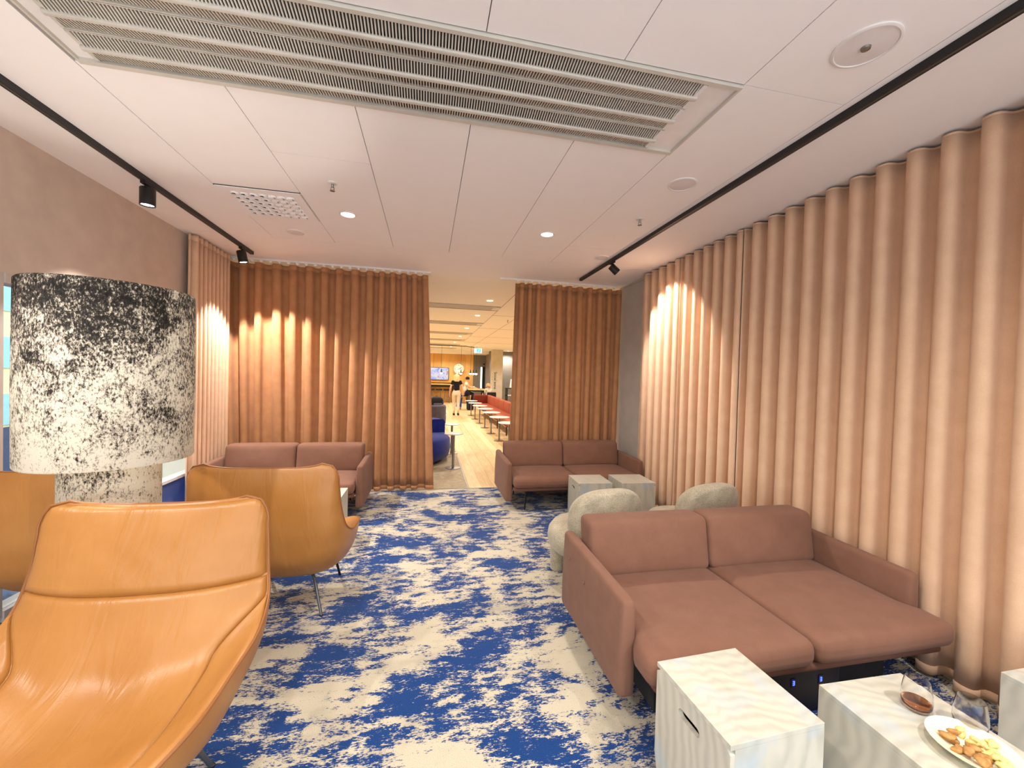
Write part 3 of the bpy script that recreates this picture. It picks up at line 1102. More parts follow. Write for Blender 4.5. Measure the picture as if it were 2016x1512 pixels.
# ------------------------------------------------------------------ leather lounge chairs
KN = [0, 0.015, 0.035, 0.06, 0.15, 0.33, 0.5, 0.63, 0.75, 0.88, 1.0]
C_IN = [(-0.405, 1.014), (-0.398, 1.008), (-0.391, 0.996), (-0.383, 0.978), (-0.35, 0.91), (-0.285, 0.76), (-0.20, 0.58), (-0.10, 0.45), (0.05, 0.392), (0.24, 0.392), (0.40, 0.415)]
C_OUT = [(-0.422, 1.014), (-0.426, 1.008), (-0.429, 0.996), (-0.433, 0.978), (-0.445, 0.91), (-0.455, 0.76), (-0.44, 0.56), (-0.39, 0.40), (-0.24, 0.275), (0.06, 0.235), (0.385, 0.385)]
EDGE = [(-0.400, 0.325, 1.040), (-0.397, 0.366, 1.034), (-0.393, 0.397, 1.013), (-0.389, 0.412, 0.978), (-0.380, 0.420, 0.91), (-0.360, 0.432, 0.76), (-0.300, 0.452, 0.62), (-0.17, 0.462, 0.555), (0.0, 0.450, 0.530), (0.19, 0.425, 0.500), (0.36, 0.34, 0.45)]


def chair_surface(which, u, v, pw):
    c = smooth_curve(KN, C_IN if which == 'in' else C_OUT, v)
    e = smooth_curve(KN, EDGE, v)
    P = np.zeros((len(v), len(u), 3))
    au = np.abs(u)
    s = au ** pw
    wx = np.sign(u) * (au if which == 'in' else np.sin(au * PI / 2) ** 0.9)
    for i in range(len(v)):
        P[i, :, 0] = e[i, 1] * wx
        P[i, :, 1] = c[i, 0] + (e[i, 0] - c[i, 0]) * s
        P[i, :, 2] = c[i, 1] + (e[i, 2] - c[i, 1]) * s
    return P


def normals(P):
    du = np.gradient(P, axis=1)
    dv = np.gradient(P, axis=0)
    n = np.cross(du, dv)
    n /= np.linalg.norm(n, axis=2, keepdims=True) + 1e-9
    if n[n.shape[0] // 2, n.shape[1] // 2, 1] < 0 and n[n.shape[0] // 2, n.shape[1] // 2, 2] < 0.5 or n[n.shape[0] // 2, n.shape[1] // 2, 2] < -0.3:
        n = -n
    return n


def pad(u0, u1, v0, v1, thick, nu, nv, edge_pow=0.28, wr=None):
    """upholstered pad lying on the inner surface"""
    v = np.linspace(v0, v1, nv)
    P = np.zeros((nv, nu, 3))
    for i in range(nv):
        w0, w1 = (q(v[i]) if callable(q) else q for q in (u0, u1))
        P[i] = chair_surface('in', np.linspace(w0, w1, nu), v[i:i + 1], 2.6)[0]
    n = normals(P)
    a = np.linspace(-1, 1, nu)
    b = np.linspace(-1, 1, nv)
    A, B = np.meshgrid(a, b)
    prof = (np.clip(1 - np.abs(A) ** 6, 0, 1) * np.clip(1 - np.abs(B) ** 6, 0, 1)) ** edge_pow
    T = thick * prof
    if wr is not None:
        T = T + wr(A, B) * prof
    top = P + n * T[:, :, None]
    bot = P - n * 0.006
    m = MB().grid(top)
    # skirt joins the rim to the shell
    rim = [(0, j) for j in range(nu)] + [(i, nu - 1) for i in range(1, nv)] + [(nv - 1, j) for j in range(nu - 2, -1, -1)] + [(i, 0) for i in range(nv - 2, 0, -1)]
    o = len(m.v)
    for (i, j) in rim:
        m.v.append(tuple(bot[i, j]))
    k = len(rim)
    for q in range(k):
        i, j = rim[q]
        i2, j2 = rim[(q + 1) % k]
        m.f.append((i * nu + j, o + q, o + (q + 1) % k, i2 * nu + j2))
    return m


def make_lounge(label, loc, rotz, group='cognac leather lounge chairs'):
    """chair faces local +Y"""
    t = thing('lounge_chair', label, 'armchair', loc, rotz, group)
    u = np.linspace(-1, 1, 41)
    v = np.linspace(0, 1, 49)
    MB().grid(chair_surface('out', u, v, 3.0)).build('shell', 'leather', t, angle=180)
    MB().grid(chair_surface('in', u, v, 2.6)).build('lining', 'leather', t, angle=180)

    def wr_head(A, B):
        w = 0.0045 * np.exp(-((B - 0.78) / 0.16) ** 2) * np.cos(A * 5) * (np.abs(A) > 0.45) + 0.003 * np.sin(14 * A + 7 * B) * np.exp(-((B - 0.5) / 0.5) ** 2) * np.exp(-((A - 0.25) / 0.35) ** 2)
        return w
    pad(-0.985, 0.985, 0.015, 0.392, 0.026, 41, 25, 0.30, wr_head).build('headrest', 'leather', t, angle=180)

    def wr_seat(A, B):
        return 0.0035 * np.sin(8 * A + 2.5 * B + 1.2 * np.sin(4 * B)) * np.exp(-((B + 0.2) / 0.6) ** 2)

    def lim(v):
        k = min(1, max(0, (v - 0.46) / 0.16))
        k = k * k * (3 - 2 * k)
        return 0.985 - 0.30 * k
    pad(lambda v: -lim(v), lim, 0.390, 0.985, 0.020, 45, 45, 0.20, wr_seat).build('seat_pad', 'leather', t, angle=180)
    for sg_ in (-1, 1):
        pad(lambda v: sg_ * (lim(v) + 0.004), lambda v: sg_ * 0.99, 0.475, 0.985, 0.016, 15, 35, 0.3).build('arm_pad', 'leather', t, angle=180)
    # welted edge all round
    e = smooth_curve(KN, EDGE, np.linspace(0, 1, 40))
    tl = smooth_curve(KN, C_IN, [0.0, 1.0])
    R_ = [(p[1], p[0], p[2]) for p in e]
    L_ = [(-p[1], p[0], p[2]) for p in e]
    top = [tuple(x) for x in (chair_surface('in', np.linspace(-1, 1, 25), np.array([0.0]), 2.6)[0] + chair_surface('out', np.linspace(-1, 1, 25), np.array([0.0]), 3.0)[0]) / 2]
    frt = [tuple(x) for x in chair_surface('in', np.linspace(1, -1, 25), np.array([1.0]), 2.6)[0]]
    path = top + R_[1:] + frt[1:] + L_[::-1][1:-1]
    MB().tube(path, 0.0055, 8, closed=True).build('welt', 'leather_edge', t)
    # close the seat front and the head edge between lining and shell
    for q, vv in (('front_roll', 1.0), ('head_roll', 0.0)):
        uu = np.linspace(-1, 1, 25)
        a = chair_surface('in', uu, np.array([vv]), 2.6)[0]
        b = chair_surface('out', uu, np.array([vv]), 3.0)[0]
        MB().grid(np.array([a, b])).build(q, 'leather', t, angle=180)
    for sx in (-1, 1):
        lr = MB().tube([(sx * 0.16, -0.10, 0.27), (sx * 0.215, -0.15, 0.22), (sx * 0.285, -0.22, 0.0)], [0.011, 0.011, 0.009], 10).build('leg', 'chrome_grey', t)
        MB().lathe([(0.012, 0), (0.012, 0.006), (0.0, 0.008)], 12, (sx * 0.285, -0.22, 0), cap=False).build('glide', 'black_plastic', lr)
        lf = MB().tube([(sx * 0.14, 0.16, 0.275), (sx * 0.20, 0.235, 0.25), (sx * 0.225, 0.27, 0.20), (sx * 0.255, 0.33, 0.0)], [0.011, 0.011, 0.011, 0.009], 10).build('leg', 'black_metal', t)
        MB().lathe([(0.012, 0), (0.012, 0.006), (0.0, 0.008)], 12, (sx * 0.255, 0.33, 0), cap=False).build('glide', 'black_plastic', lf)
    MB().tube([(-0.16, -0.10, 0.27), (-0.14, 0.16, 0.275), (0.14, 0.16, 0.275), (0.16, -0.10, 0.27)], 0.012, 8, closed=True).build('leg_frame', 'black_metal', t)
    return t


near = make_lounge('cognac leather lounge chair facing the camera in front of the patterned lamp', (-1.10, 1.57, 0), PI)
ch2 = copy_tree(near)
ch2.location = (-0.92, 3.03, 0)
ch2.rotation_euler = (0, 0, -0.06)
ch2['label'] = 'cognac leather lounge chair seen from behind beside the aisle'
ch3 = copy_tree(near)
ch3.location = (-2.0, 3.05, 0)
ch3.rotation_euler = (0, 0, 0.05)
ch3['label'] = 'shaded cognac leather lounge chair behind the lamp by the window'

# ------------------------------------------------------------------ patterned lamp
lamp = thing('floor_lamp', 'oversized drum floor lamp with black splatter print behind the near leather chair', 'floor lamp', (-1.475, 2.27, 0))
RS = 0.308
MB().lathe([(RS - 0.012, 1.17), (RS - 0.004, 1.153), (RS, 1.16), (RS + 0.002, 1.5), (RS - 0.002, 1.958), (RS - 0.008, 1.965), (RS - 0.014, 1.958), (RS - 0.014, 1.17)], 72, cap=False).build('lamp_shade', 'lamp_shade', lamp, angle=60)
MB().lathe([(0.0, 0.0), (0.178, 0.0), (0.182, 0.006), (0.182, 1.13), (0.16, 1.145), (0.0, 1.145)], 56, cap=False).build('base', 'lamp_base', lamp, angle=50)
MB().tube([(0, 0, 1.08), (0, 0, 1.40)], 0.012, 10).build('stem', 'steel', lamp)
MB().lathe([(0.0, 1.40), (0.03, 1.42), (0.045, 1.47), (0.03, 1.52), (0.0, 1.535)], 20, cap=False).build('bulb', 'white_plastic', lamp)
ld_ = bpy.data.lights.new('bulb_lamp', 'POINT')
ld_.energy = 16.0
ld_.color = (1.0, 0.93, 0.85)
ld_.shadow_soft_size = 0.05
lo_ = bpy.data.objects.new('bulb_lamp', ld_)
COL.objects.link(lo_)
lo_.parent = lamp
lo_.location = (0, 0, 1.60)
for k in range(3):
    a = 2 * PI * k / 3 + 0.3
    MB().tube([(0, 0, 1.39), (RS * math.cos(a) * 0.975, RS * math.sin(a) * 0.975, 1.39)], 0.004, 8).build('shade_spoke', 'steel', lamp)


# ------------------------------------------------------------------ plywood box tables
def plate_hole(w, h, t, hw, hh, hx, hz, n=8):
    """upright board in the local YZ plane (x from 0 to t) with a rounded slot"""
    inner = []
    r = hh
    for (cy, a0) in ((hw - r, -PI / 2), (-(hw - r), PI / 2)):
        for k in range(n + 1):
            a = a0 + PI * k / n
            inner.append((hx + cy + r * math.cos(a), hz + r * math.sin(a)))
    outer = []
    for (y, z) in inner:
        dy, dz = (y - hx) / hw, (z - hz) / hh
        m = max(abs(dy), abs(dz))
        dy, dz = dy / m, dz / m
        oy = dy * (w / 2)
        oz = hz + dz * ((h - hz) if dz > 0 else hz)
        outer.append((oy, oz))
    k = len(inner)
    mb = MB()
    v = [(0, y, z) for y, z in outer] + [(0, y, z) for y, z in inner] + [(t, y, z) for y, z in outer] + [(t, y, z) for y, z in inner]
    f = []
    for i in range(k):
        j = (i + 1) % k
        f += [(i, j, k + j, k + i), (2 * k + i, 3 * k + i, 3 * k + j, 2 * k + j), (i, 2 * k + i, 2 * k + j, j), (k + i, k + j, 3 * k + j, 3 * k + i)]
    return mb.add(v, f)


def box_table(label, loc, rotz, s=0.386, h=0.45):
    t = thing('box_table', label, 'side table', loc, rotz, 'whitewashed box tables')
    a = s / 2
    th = 0.018
    MB().soft((0, 0, h - th / 2), (s, s, th), 0.001, 1).build('top_board', 'ply', t, smooth=False)
    lf = plate_hole(s - 0.001, h - th, th, 0.056, 0.0165, 0.0, 0.360).build('side_board', 'ply', t, smooth=False)
    lf.location = (-a, 0, 0)
    box_obj('side_board', 'ply', t, a - th, a, -a, a, 0.0, h - th)
    box_obj('front_board', 'ply', t, -a + th, a - th, -a, -a + th, 0.0, h - th)
    box_obj('front_board', 'ply', t, -a + th, a - th, a - th, a, 0.0, h - th)
    return t


box_table('whitewashed plywood box table with a slot handle nearest the camera', (1.148, 1.277, 0), 0.05)
box_table('whitewashed plywood box table carrying the glasses and the snack bowl', (1.69, 1.042, 0), PI - 0.015, 0.392)
box_table('whitewashed plywood box table against the blush curtain, cut by the picture edge', (2.51, 0.975, 0), PI)
box_table('small whitewashed box table nearer the gap before the mauve sofa', (1.845, 4.305, 0), -0.06, 0.39)
box_table('small whitewashed box table nearer the blush curtain before the mauve sofa', (2.345, 4.27, 0), PI - 0.06, 0.40)
box_table('whitewashed box table half hidden behind the leather chair by the aisle', (-0.955, 4.02, 0), 0.0, 0.40)


# ------------------------------------------------------------------ boucle chairs
def boucle(label, loc, rotz):
    t = thing('boucle_chair', label, 'armchair', loc, rotz, 'oatmeal boucle chairs')

    def seat(x, y, z):
        k = 1 - 0.10 * abs(y) / 0.3
        return (x * k, y, z)
    n = 40
    prof = [(0.0, 0.215), (0.20, 0.215), (0.285, 0.225), (0.315, 0.26), (0.325, 0.32), (0.318, 0.38), (0.285, 0.425), (0.20, 0.440), (0.0, 0.442)]
    m = MB().lathe(prof, n, cap=False)
    m.v = [(x * 1.02, y * 0.96 + 0.03, z) for x, y, z in m.v]
    m.build('seat', 'boucle', t, angle=180)
    # arched backrest wrapped round the rear of the seat
    nu, nv = 40, 14
    hw, zb, zt = 0.30, 0.30, 0.79
    outline = []
    for k in range(nu):
        a = 2 * PI * k / nu
        c, s = math.cos(a), math.sin(a)
        ex = 2.6
        x = hw * math.copysign(abs(c) ** (2 / ex), c)
        z = (zb + zt) / 2 + (zt - zb) / 2 * math.copysign(abs(s) ** (2 / ex), s)
        outline.append((x, z))
    mb = MB()
    P = np.zeros((nv + 1, nu + 1, 3))
    for i in range(nv + 1):
        b = -PI / 2 + PI * i / nv
        r = max(0.0, math.cos(b)) ** 0.55
        th = 0.075 * math.sin(b)
        shrink = 1 - 0.22 * (1 - r)
        sc_ = 0.0 if i in (0, nv) else shrink if r > 0.35 else shrink * (r / 0.35) ** 0.5
        for k in range(nu + 1):
            x, z = outline[k % nu]
            x *= sc_
            z = (zb + zt) / 2 + (z - (zb + zt) / 2) * sc_
            y = -0.26 + th + 0.85 * x * x - 0.10 * (z - 0.4)
            P[i, k] = (x, y, z)
    mb.grid(P).build('backrest', 'boucle', t, angle=180)
    for (x, y) in ((-0.19, 0.19), (0.19, 0.19), (-0.19, -0.15), (0.19, -0.15)):
        MB().lathe([(0.0, 0.0), (0.050, 0.0), (0.058, 0.008), (0.062, 0.12), (0.060, 0.24), (0.0, 0.24)], 20, (x, y, 0), cap=False).build('leg', 'boucle', t, angle=60)
    return t


boucle('oatmeal boucle chair with rounded back beside the aisle behind the daybed', (1.31, 3.02, 0), 0.14)
boucle('oatmeal boucle chair with rounded back near the blush curtain', (2.22, 3.08, 0), 0.20)


# ------------------------------------------------------------------ glasses and bowl
def tumbler(label, loc, drink, mat):
    t = thing('tumbler', label, 'glass', loc, 0, 'stemless glasses')
    out = [(0.0, 0.0), (0.026, 0.0005), (0.036, 0.006), (0.0415, 0.018), (0.0435, 0.036), (0.0415, 0.062), (0.0375, 0.088), (0.0345, 0.104)]
    inn = [(0.0335, 0.104), (0.0362, 0.088), (0.0400, 0.062), (0.0420, 0.036), (0.0400, 0.019), (0.033, 0.010), (0.0, 0.008)]
    MB().lathe(out + inn, 40, cap=False).build('bowl', mat, t, angle=70)
    if drink:
        MB().lathe([(0.0, 0.0084), (0.0327, 0.0104), (0.0396, 0.0192), (0.0412, 0.028), (0.0, 0.028)], 40, cap=False).build('drink', 'drink', t, angle=50)
    return t


tumbler('stemless glass holding a little amber drink', (1.742, 1.086, 0.4505), True, 'glass')
tumbler('empty smeared stemless glass at the edge of the box table', (1.822, 0.985, 0.4505), False, 'glass_frosty')
bowl = thing('snack_bowl', 'shallow cream bowl of snacks on the box table', 'bowl', (1.705, 0.912, 0.4505))
MB().lathe([(0.0, 0.0), (0.050, 0.0), (0.056, 0.004), (0.085, 0.016), (0.106, 0.030), (0.108, 0.033), (0.105, 0.033), (0.083, 0.021), (0.055, 0.010), (0.0, 0.008)], 48, cap=False).build('dish', 'ceramic', bowl, angle=60)
BZ = 0.4505 + 0.010


def lump(seed, r):
    q = random.Random(seed)
    bm = bmesh.new()
    bmesh.ops.create_icosphere(bm, subdivisions=2, radius=1.0)
    ph = [q.uniform(0, 6.28) for _ in range(6)]
    for v in bm.verts:
        c = v.co
        k = 1 + 0.16 * math.sin(3 * c.x + ph[0]) + 0.16 * math.sin(4 * c.y + ph[1]) + 0.12 * math.sin(5 * c.z + ph[2])
        v.co = Vector((c.x * k * r * 1.35, c.y * k * r * 0.95, c.z * k * r * 0.72))
    me = bpy.data.meshes.new('snack_piece')
    bm.to_mesh(me)
    bm.free()
    return me


lumps = [lump(s, 0.0125) for s in range(4)]
lumps_p = [lump(s + 9, 0.0115) for s in range(3)]
qr = random.Random(5)
for k in range(34):
    a = qr.uniform(0, 2 * PI)
    rr = 0.072 * math.sqrt(qr.random())
    x, y = 1.705 + rr * math.cos(a), 0.912 + rr * math.sin(a)
    tan = (x - 1.705) * 0.6 - (y - 0.912) * 0.2 < 0.010
    lay = 0.009 + (0.011 if k % 3 == 0 else 0.0) + 0.06 * rr
    me = (lumps if tan else lumps_p)[k % 3]
    o = bpy.data.objects.new('snack_piece', me)
    COL.objects.link(o)
    if not me.materials:
        me.materials.append(M['nut' if tan else 'pale_nut'])
        me.shade_smooth()
    o.location = (x, y, BZ + lay - 0.004)
    o.rotation_euler = (qr.uniform(-0.4, 0.4), qr.uniform(-0.4, 0.4), qr.uniform(0, 6.28))
    tag(o, 'roasted tan nut lying in the cream snack bowl' if tan else 'pale yellow crunchy piece lying in the cream snack bowl', 'snack', 'tan nuts in the bowl' if tan else 'pale pieces in the bowl')


# ------------------------------------------------------------------ far room furniture
def round_table(label, loc, r=0.20, h=0.60):
    t = thing('pedestal_table', label, 'side table', loc, 0, 'small white pedestal tables')
    MB().lathe([(0.0, h - 0.018), (r - 0.01, h - 0.018), (r, h - 0.012), (r, h - 0.004), (r - 0.004, h), (0.0, h)], 40, cap=False).build('table_top', 'white_lam', t, angle=50)
    MB().tube([(0, 0, 0.01), (0, 0, h - 0.018)], 0.022, 14).build('stem', 'steel', t)
    MB().lathe([(0.0, 0.0), (0.13, 0.0), (0.13, 0.008), (0.03, 0.014), (0.0, 0.014)], 32, cap=False).build('foot', 'steel', t)
    return t


round_table('white pedestal table beside the blue sofa just past the gap', (0.455, 6.95, 0), 0.16, 0.60)
round_table('white pedestal table half hidden behind the blue sofa', (0.50, 8.25, 0), 0.16, 0.60)
RT = ['white pedestal table partly hidden by the rust curtain edge', 'nearest fully visible white pedestal table along the red banquette', 'second visible white pedestal table along the red banquette',
      'third visible white pedestal table along the red banquette', 'fourth visible white pedestal table along the red banquette', 'fifth visible white pedestal table along the red banquette', 'farthest white pedestal table near the end of the red banquette']
for k, y in enumerate((8.55, 9.76, 11.02, 12.22, 13.42, 14.73, 16.03)):
    round_table(RT[k], (1.76 - 0.008 * k, y, 0), 0.25, 0.60)

# red banquette
bq = thing('banquette', 'long brick red banquette with panelled back along the far aisle', 'bench', (2.05, 7.4, 0))
LB = 9.4
MB().soft((0.27, LB / 2, 0.375), (0.54, LB, 0.15), 0.04, 4).build('seat', 'red_leather', bq, angle=60)
MB().soft((0.29, LB / 2, 0.27), (0.48, LB - 0.04, 0.09), 0.02, 3).build('base_frame', 'dark_red', bq, angle=60)
y = 0.0
k = 0
while y < LB - 0.5:
    MB().soft((0.49, y + 0.94 * 0.5, 0.60), (0.14, 0.93, 0.40), 0.05, 5, (0.012, 0, 0)).build('back_panel', 'red_leather', bq, angle=70)
    y += 0.94
MB().soft((0.20, LB + 0.07, 0.60), (0.72, 0.13, 0.40), 0.05, 5, (0, 0.01, 0)).build('end_panel', 'dark_red', bq, angle=70)
for q in range(7):
    for x in (0.05, 0.48):
        MB().tube([(x, 0.3 + q * 1.45, 0.24), (x, 0.3 + q * 1.45, 0)], 0.016, 10).build('leg', 'black_metal', bq)

# blue curved sofa
bs = thing('curved_sofa', 'rounded royal blue sofa just past the curtain gap', 'sofa', (-0.55, 7.75, 0))


def arc_solid(r0, r1, z0, z1, a0, a1, rad, n=40):
    prof = []
    for (cx_, cz_, s0) in ((r1 - rad, z0 + rad, -PI / 2), (r1 - rad, z1 - rad, 0), (r0 + rad, z1 - rad, PI / 2), (r0 + rad, z0 + rad, PI)):
        for q in range(5):
            a = s0 + PI / 2 * q / 4
            prof.append((cx_ + rad * math.cos(a), cz_ + rad * math.sin(a)))
    kk = len(prof)
    m = MB()
    for i in range(n + 1):
        a = a0 + (a1 - a0) * i / n
        e = min(i, n - i) / n
        for (r, z) in prof:
            m.v.append((r * math.cos(a), r * math.sin(a), z))
    for i in range(n):
        for q in range(kk):
            w = (q + 1) % kk
            m.f.append((i * kk + q, (i + 1) * kk + q, (i + 1) * kk + w, i * kk + w))
    m.f.append(tuple(range(kk)))
    m.f.append(tuple(n * kk + q for q in range(kk))[::-1])
    return m


MB().lathe([(0.0, 0.04), (0.86, 0.04), (0.96, 0.09), (1.0, 0.24), (0.985, 0.40), (0.93, 0.46), (0.0, 0.47)], 56, cap=False).build('seat', 'blue_fab', bs, angle=180)
arc_solid(0.66, 0.97, 0.30, 0.72, 0.12 * PI, 0.95 * PI, 0.07).build('backrest', 'blue_fab', bs, angle=80)
MB().lathe([(0.0, 0.0), (0.80, 0.0), (0.80, 0.05), (0.0, 0.05)], 40, cap=False).build('dark_under_block', 'black_plastic', bs, angle=40)

# charcoal tub chair with a bag on it
tc_ = thing('tub_chair', 'charcoal rounded tub chair behind the blue sofa', 'armchair', (0.20, 12.2, 0))
MB().lathe([(0.0, 0.06), (0.27, 0.06), (0.31, 0.12), (0.31, 0.34), (0.27, 0.40), (0.0, 0.41)], 36, cap=False).build('seat', 'grey_fab', tc_, angle=180)
arc_solid(0.20, 0.35, 0.08, 0.70, -0.95 * PI, 0.1 * PI, 0.06, 30).build('backrest', 'grey_fab', tc_, angle=80)
MB().lathe([(0.0, 0.0), (0.22, 0.0), (0.22, 0.07), (0.0, 0.07)], 30, cap=False).build('dark_under_block', 'black_plastic', tc_)
bgm = thing('backpack', 'dark backpack with pale straps on the seat beyond the charcoal tub chair', 'backpack', (0.28, 13.1, 0.452), 0.3)
MB().soft((0, 0, 0.21), (0.42, 0.26, 0.42), 0.10, 5, (0.02, 0.02, 0.02)).build('body', 'black_fab', bgm, angle=80)
MB().soft((0.0, -0.15, 0.14), (0.28, 0.08, 0.20), 0.035, 4, (0, 0.01, 0)).build('front_pocket', 'grey_fab', bgm, angle=80)
for s_ in (-1, 1):
    MB().tube([(s_ * 0.10, 0.12, 0.40), (s_ * 0.13, 0.18, 0.30), (s_ * 0.13, 0.17, 0.12), (s_ * 0.10, 0.12, 0.04)], 0.014, 8).build('strap', 'white_fab', bgm)
MB().tube([(-0.04, 0.0, 0.42), (-0.02, 0.0, 0.46), (0.02, 0.0, 0.46), (0.04, 0.0, 0.42)], 0.008, 8).build('handle', 'grey_fab', bgm)
st = thing('pouf', 'dark round pouf under the backpack', 'pouf', (0.28, 13.1, 0))
MB().lathe([(0.0, 0.0), (0.27, 0.0), (0.31, 0.04), (0.32, 0.22), (0.30, 0.39), (0.26, 0.425), (0.0, 0.43)], 36, cap=False).build('cushion', 'black_fab', st, angle=80)
MB().lathe([(0.322, 0.36), (0.326, 0.365), (0.306, 0.395), (0.300, 0.392)], 36, cap=False).build('welt', 'grey_fab', st, angle=80)

# wall counter and bar stools
ct = thing('wall_counter', 'pale oak bar counter fixed along the timber wall', 'counter', (-1.2, 23.35, 0))
box_obj('counter_top', 'table_wood', ct, 0, 2.75, 0, 0.62, 1.02, 1.07)
box_obj('fascia', 'ink', ct, 0.02, 2.73, 0.05, 0.09, 0.90, 1.02)
box_obj('back_shelf', 'timber', ct, 0, 2.75, 0.45, 0.64, 1.17, 1.20)
for x in (0.15, 1.35, 2.6):
    box_obj('leg', 'ink', ct, x, x + 0.06, 0.1, 0.56, 0, 0.92)
BL = ['black bar stool at the wall counter under the screen, leftmost in view', 'black bar stool at the wall counter under the screen, middle of three', 'black bar stool at the wall counter nearest the walking woman']
for k, x in enumerate((0.20, 0.62, 1.04)):
    s_ = thing('bar_stool', BL[k], 'stool', (x, 22.9, 0), 0, 'bar stools at the wall counter')
    MB().lathe([(0.0, 0.72), (0.17, 0.72), (0.19, 0.735), (0.19, 0.76), (0.17, 0.775), (0.0, 0.775)], 24, cap=False).build('seat', 'black_plastic', s_, angle=60)
    MB().tube([(0.17 * math.cos(a), 0.17 * math.sin(a), 0.80) for a in np.linspace(PI * 1.05, PI * 1.95, 12)], 0.02, 8).build('backrest', 'black_plastic', s_)
    for q in range(4):
        a = PI / 4 + q * PI / 2
        MB().tube([(0.11 * math.cos(a), 0.11 * math.sin(a), 0.72), (0.22 * math.cos(a), 0.22 * math.sin(a), 0)], 0.011, 8).build('leg', 'steel', s_)
    MB().tube([(0.175 * math.cos(a), 0.175 * math.sin(a), 0.30) for a in np.linspace(0, 2 * PI, 20)[:-1]], 0.008, 6, closed=True).build('foot_ring', 'steel', s_)

# screen and clock
scn = thing('wall_screen', 'wide screen with a blue and brown picture on the timber wall', 'screen', (0.62, 23.95, 1.66))
MB().soft((0, 0, 0), (1.12, 0.07, 0.74), 0.01, 1).build('housing', 'black_plastic', scn, angle=40)
box_obj('display', 'screen', scn, -0.535, 0.535, -0.038, -0.034, -0.345, 0.345)
ck = thing('wall_clock', 'large round cream wall clock with black hands on the timber wall', 'clock', (1.765, 23.94, 1.965))
m = MB().lathe([(0.0, 0.06), (0.29, 0.06), (0.30, 0.05), (0.30, 0.0), (0.285, -0.005)], 48, cap=False)
m.v = [(x, -z, y) for x, y, z in m.v]
m.build('case', 'white_plastic', ck)
m = MB().lathe([(0.0, 0.062), (0.282, 0.062)], 48, cap=False)
m.v = [(x, -z, y) for x, y, z in m.v]
m.build('dial', 'clock_face', ck)
for k in range(12):
    a = k * PI / 6
    L0, L1, hw_ = (0.19, 0.255, 0.014) if k % 3 == 0 else (0.215, 0.25, 0.010)
    d_ = Vector((math.sin(a), 0, math.cos(a)))
    s_ = Vector((math.cos(a), 0, -math.sin(a)))
    p = [d_ * L0 - s_ * hw_, d_ * L0 + s_ * hw_, d_ * L1 + s_ * hw_, d_ * L1 - s_ * hw_]
    mb = MB().add([(q.x, -0.063, q.z) for q in p] + [(q.x, -0.066, q.z) for q in p], [(0, 1, 2, 3), (7, 6, 5, 4), (0, 4, 5, 1), (1, 5, 6, 2), (2, 6, 7, 3), (3, 7, 4, 0)])
    mb.build('hour_mark', 'ink', ck, smooth=False)
for nm, ang, L1, hw_ in (('minute_hand', math.radians(60), 0.235, 0.009), ('hour_hand', math.radians(65), 0.15, 0.013)):
    d_ = Vector((math.sin(ang), 0, math.cos(ang)))
    s_ = Vector((math.cos(ang), 0, -math.sin(ang)))
    p = [d_ * -0.05 - s_ * hw_, d_ * -0.05 + s_ * hw_, d_ * L1 + s_ * hw_ * 0.6, d_ * L1 - s_ * hw_ * 0.6]
    MB().add([(q.x, -0.068, q.z) for q in p] + [(q.x, -0.072, q.z) for q in p], [(0, 1, 2, 3), (7, 6, 5, 4), (0, 4, 5, 1), (1, 5, 6, 2), (2, 6, 7, 3), (3, 7, 4, 0)]).build(nm, 'ink', ck, smooth=False)

# pendants on a black track
ptk = thing('pendant_track', 'thin black ceiling track carrying the far pendants', 'light track', (0, 19.2, H))
MB().box(-1.5, 1.75, -0.015, 0.015, -0.03, 0.003).build('rail', 'black_metal', ptk, smooth=False)
MB().tube([(1.75, 0, -0.015), (1.95, 0.35, -0.015), (2.2, 0.6, -0.015)], 0.015, 8).build('curved_rail', 'black_metal', ptk)
PL = [('black and white pendant lamp hanging before the screen', 0.605, 19.2), ('black and white pendant lamp hanging before the clock', 1.525, 19.2), ('black and white pendant over the tall table, nearest the timber wall', 1.96, 19.0),
      ('black and white pendant over the tall table, middle of three', 2.095, 19.05), ('black and white pendant over the tall table, nearest the column', 2.225, 19.0)]
for lb, x, y in PL:
    t = thing('pendant_lamp', lb, 'pendant lamp', (x, y, 1.70), 0, 'far pendant lamps')
    MB().tube([(0, 0, 0.14), (0, 0, 1.269 if y > 19.1 else 1.30)], 0.005, 6).build('cord', 'black_metal', t)
    MB().lathe([(0.0, 0.18), (0.018, 0.17), (0.022, 0.07), (0.052, 0.02), (0.055, 0.01), (0.0, 0.01)], 20, cap=False).build('holder', 'black_metal', t, angle=50)
    MB().lathe([(0.0, 0.012), (0.050, 0.010), (0.064, -0.015), (0.060, -0.040), (0.038, -0.062), (0.0, -0.068)], 24, cap=False).build('globe', 'globe', t, angle=80)

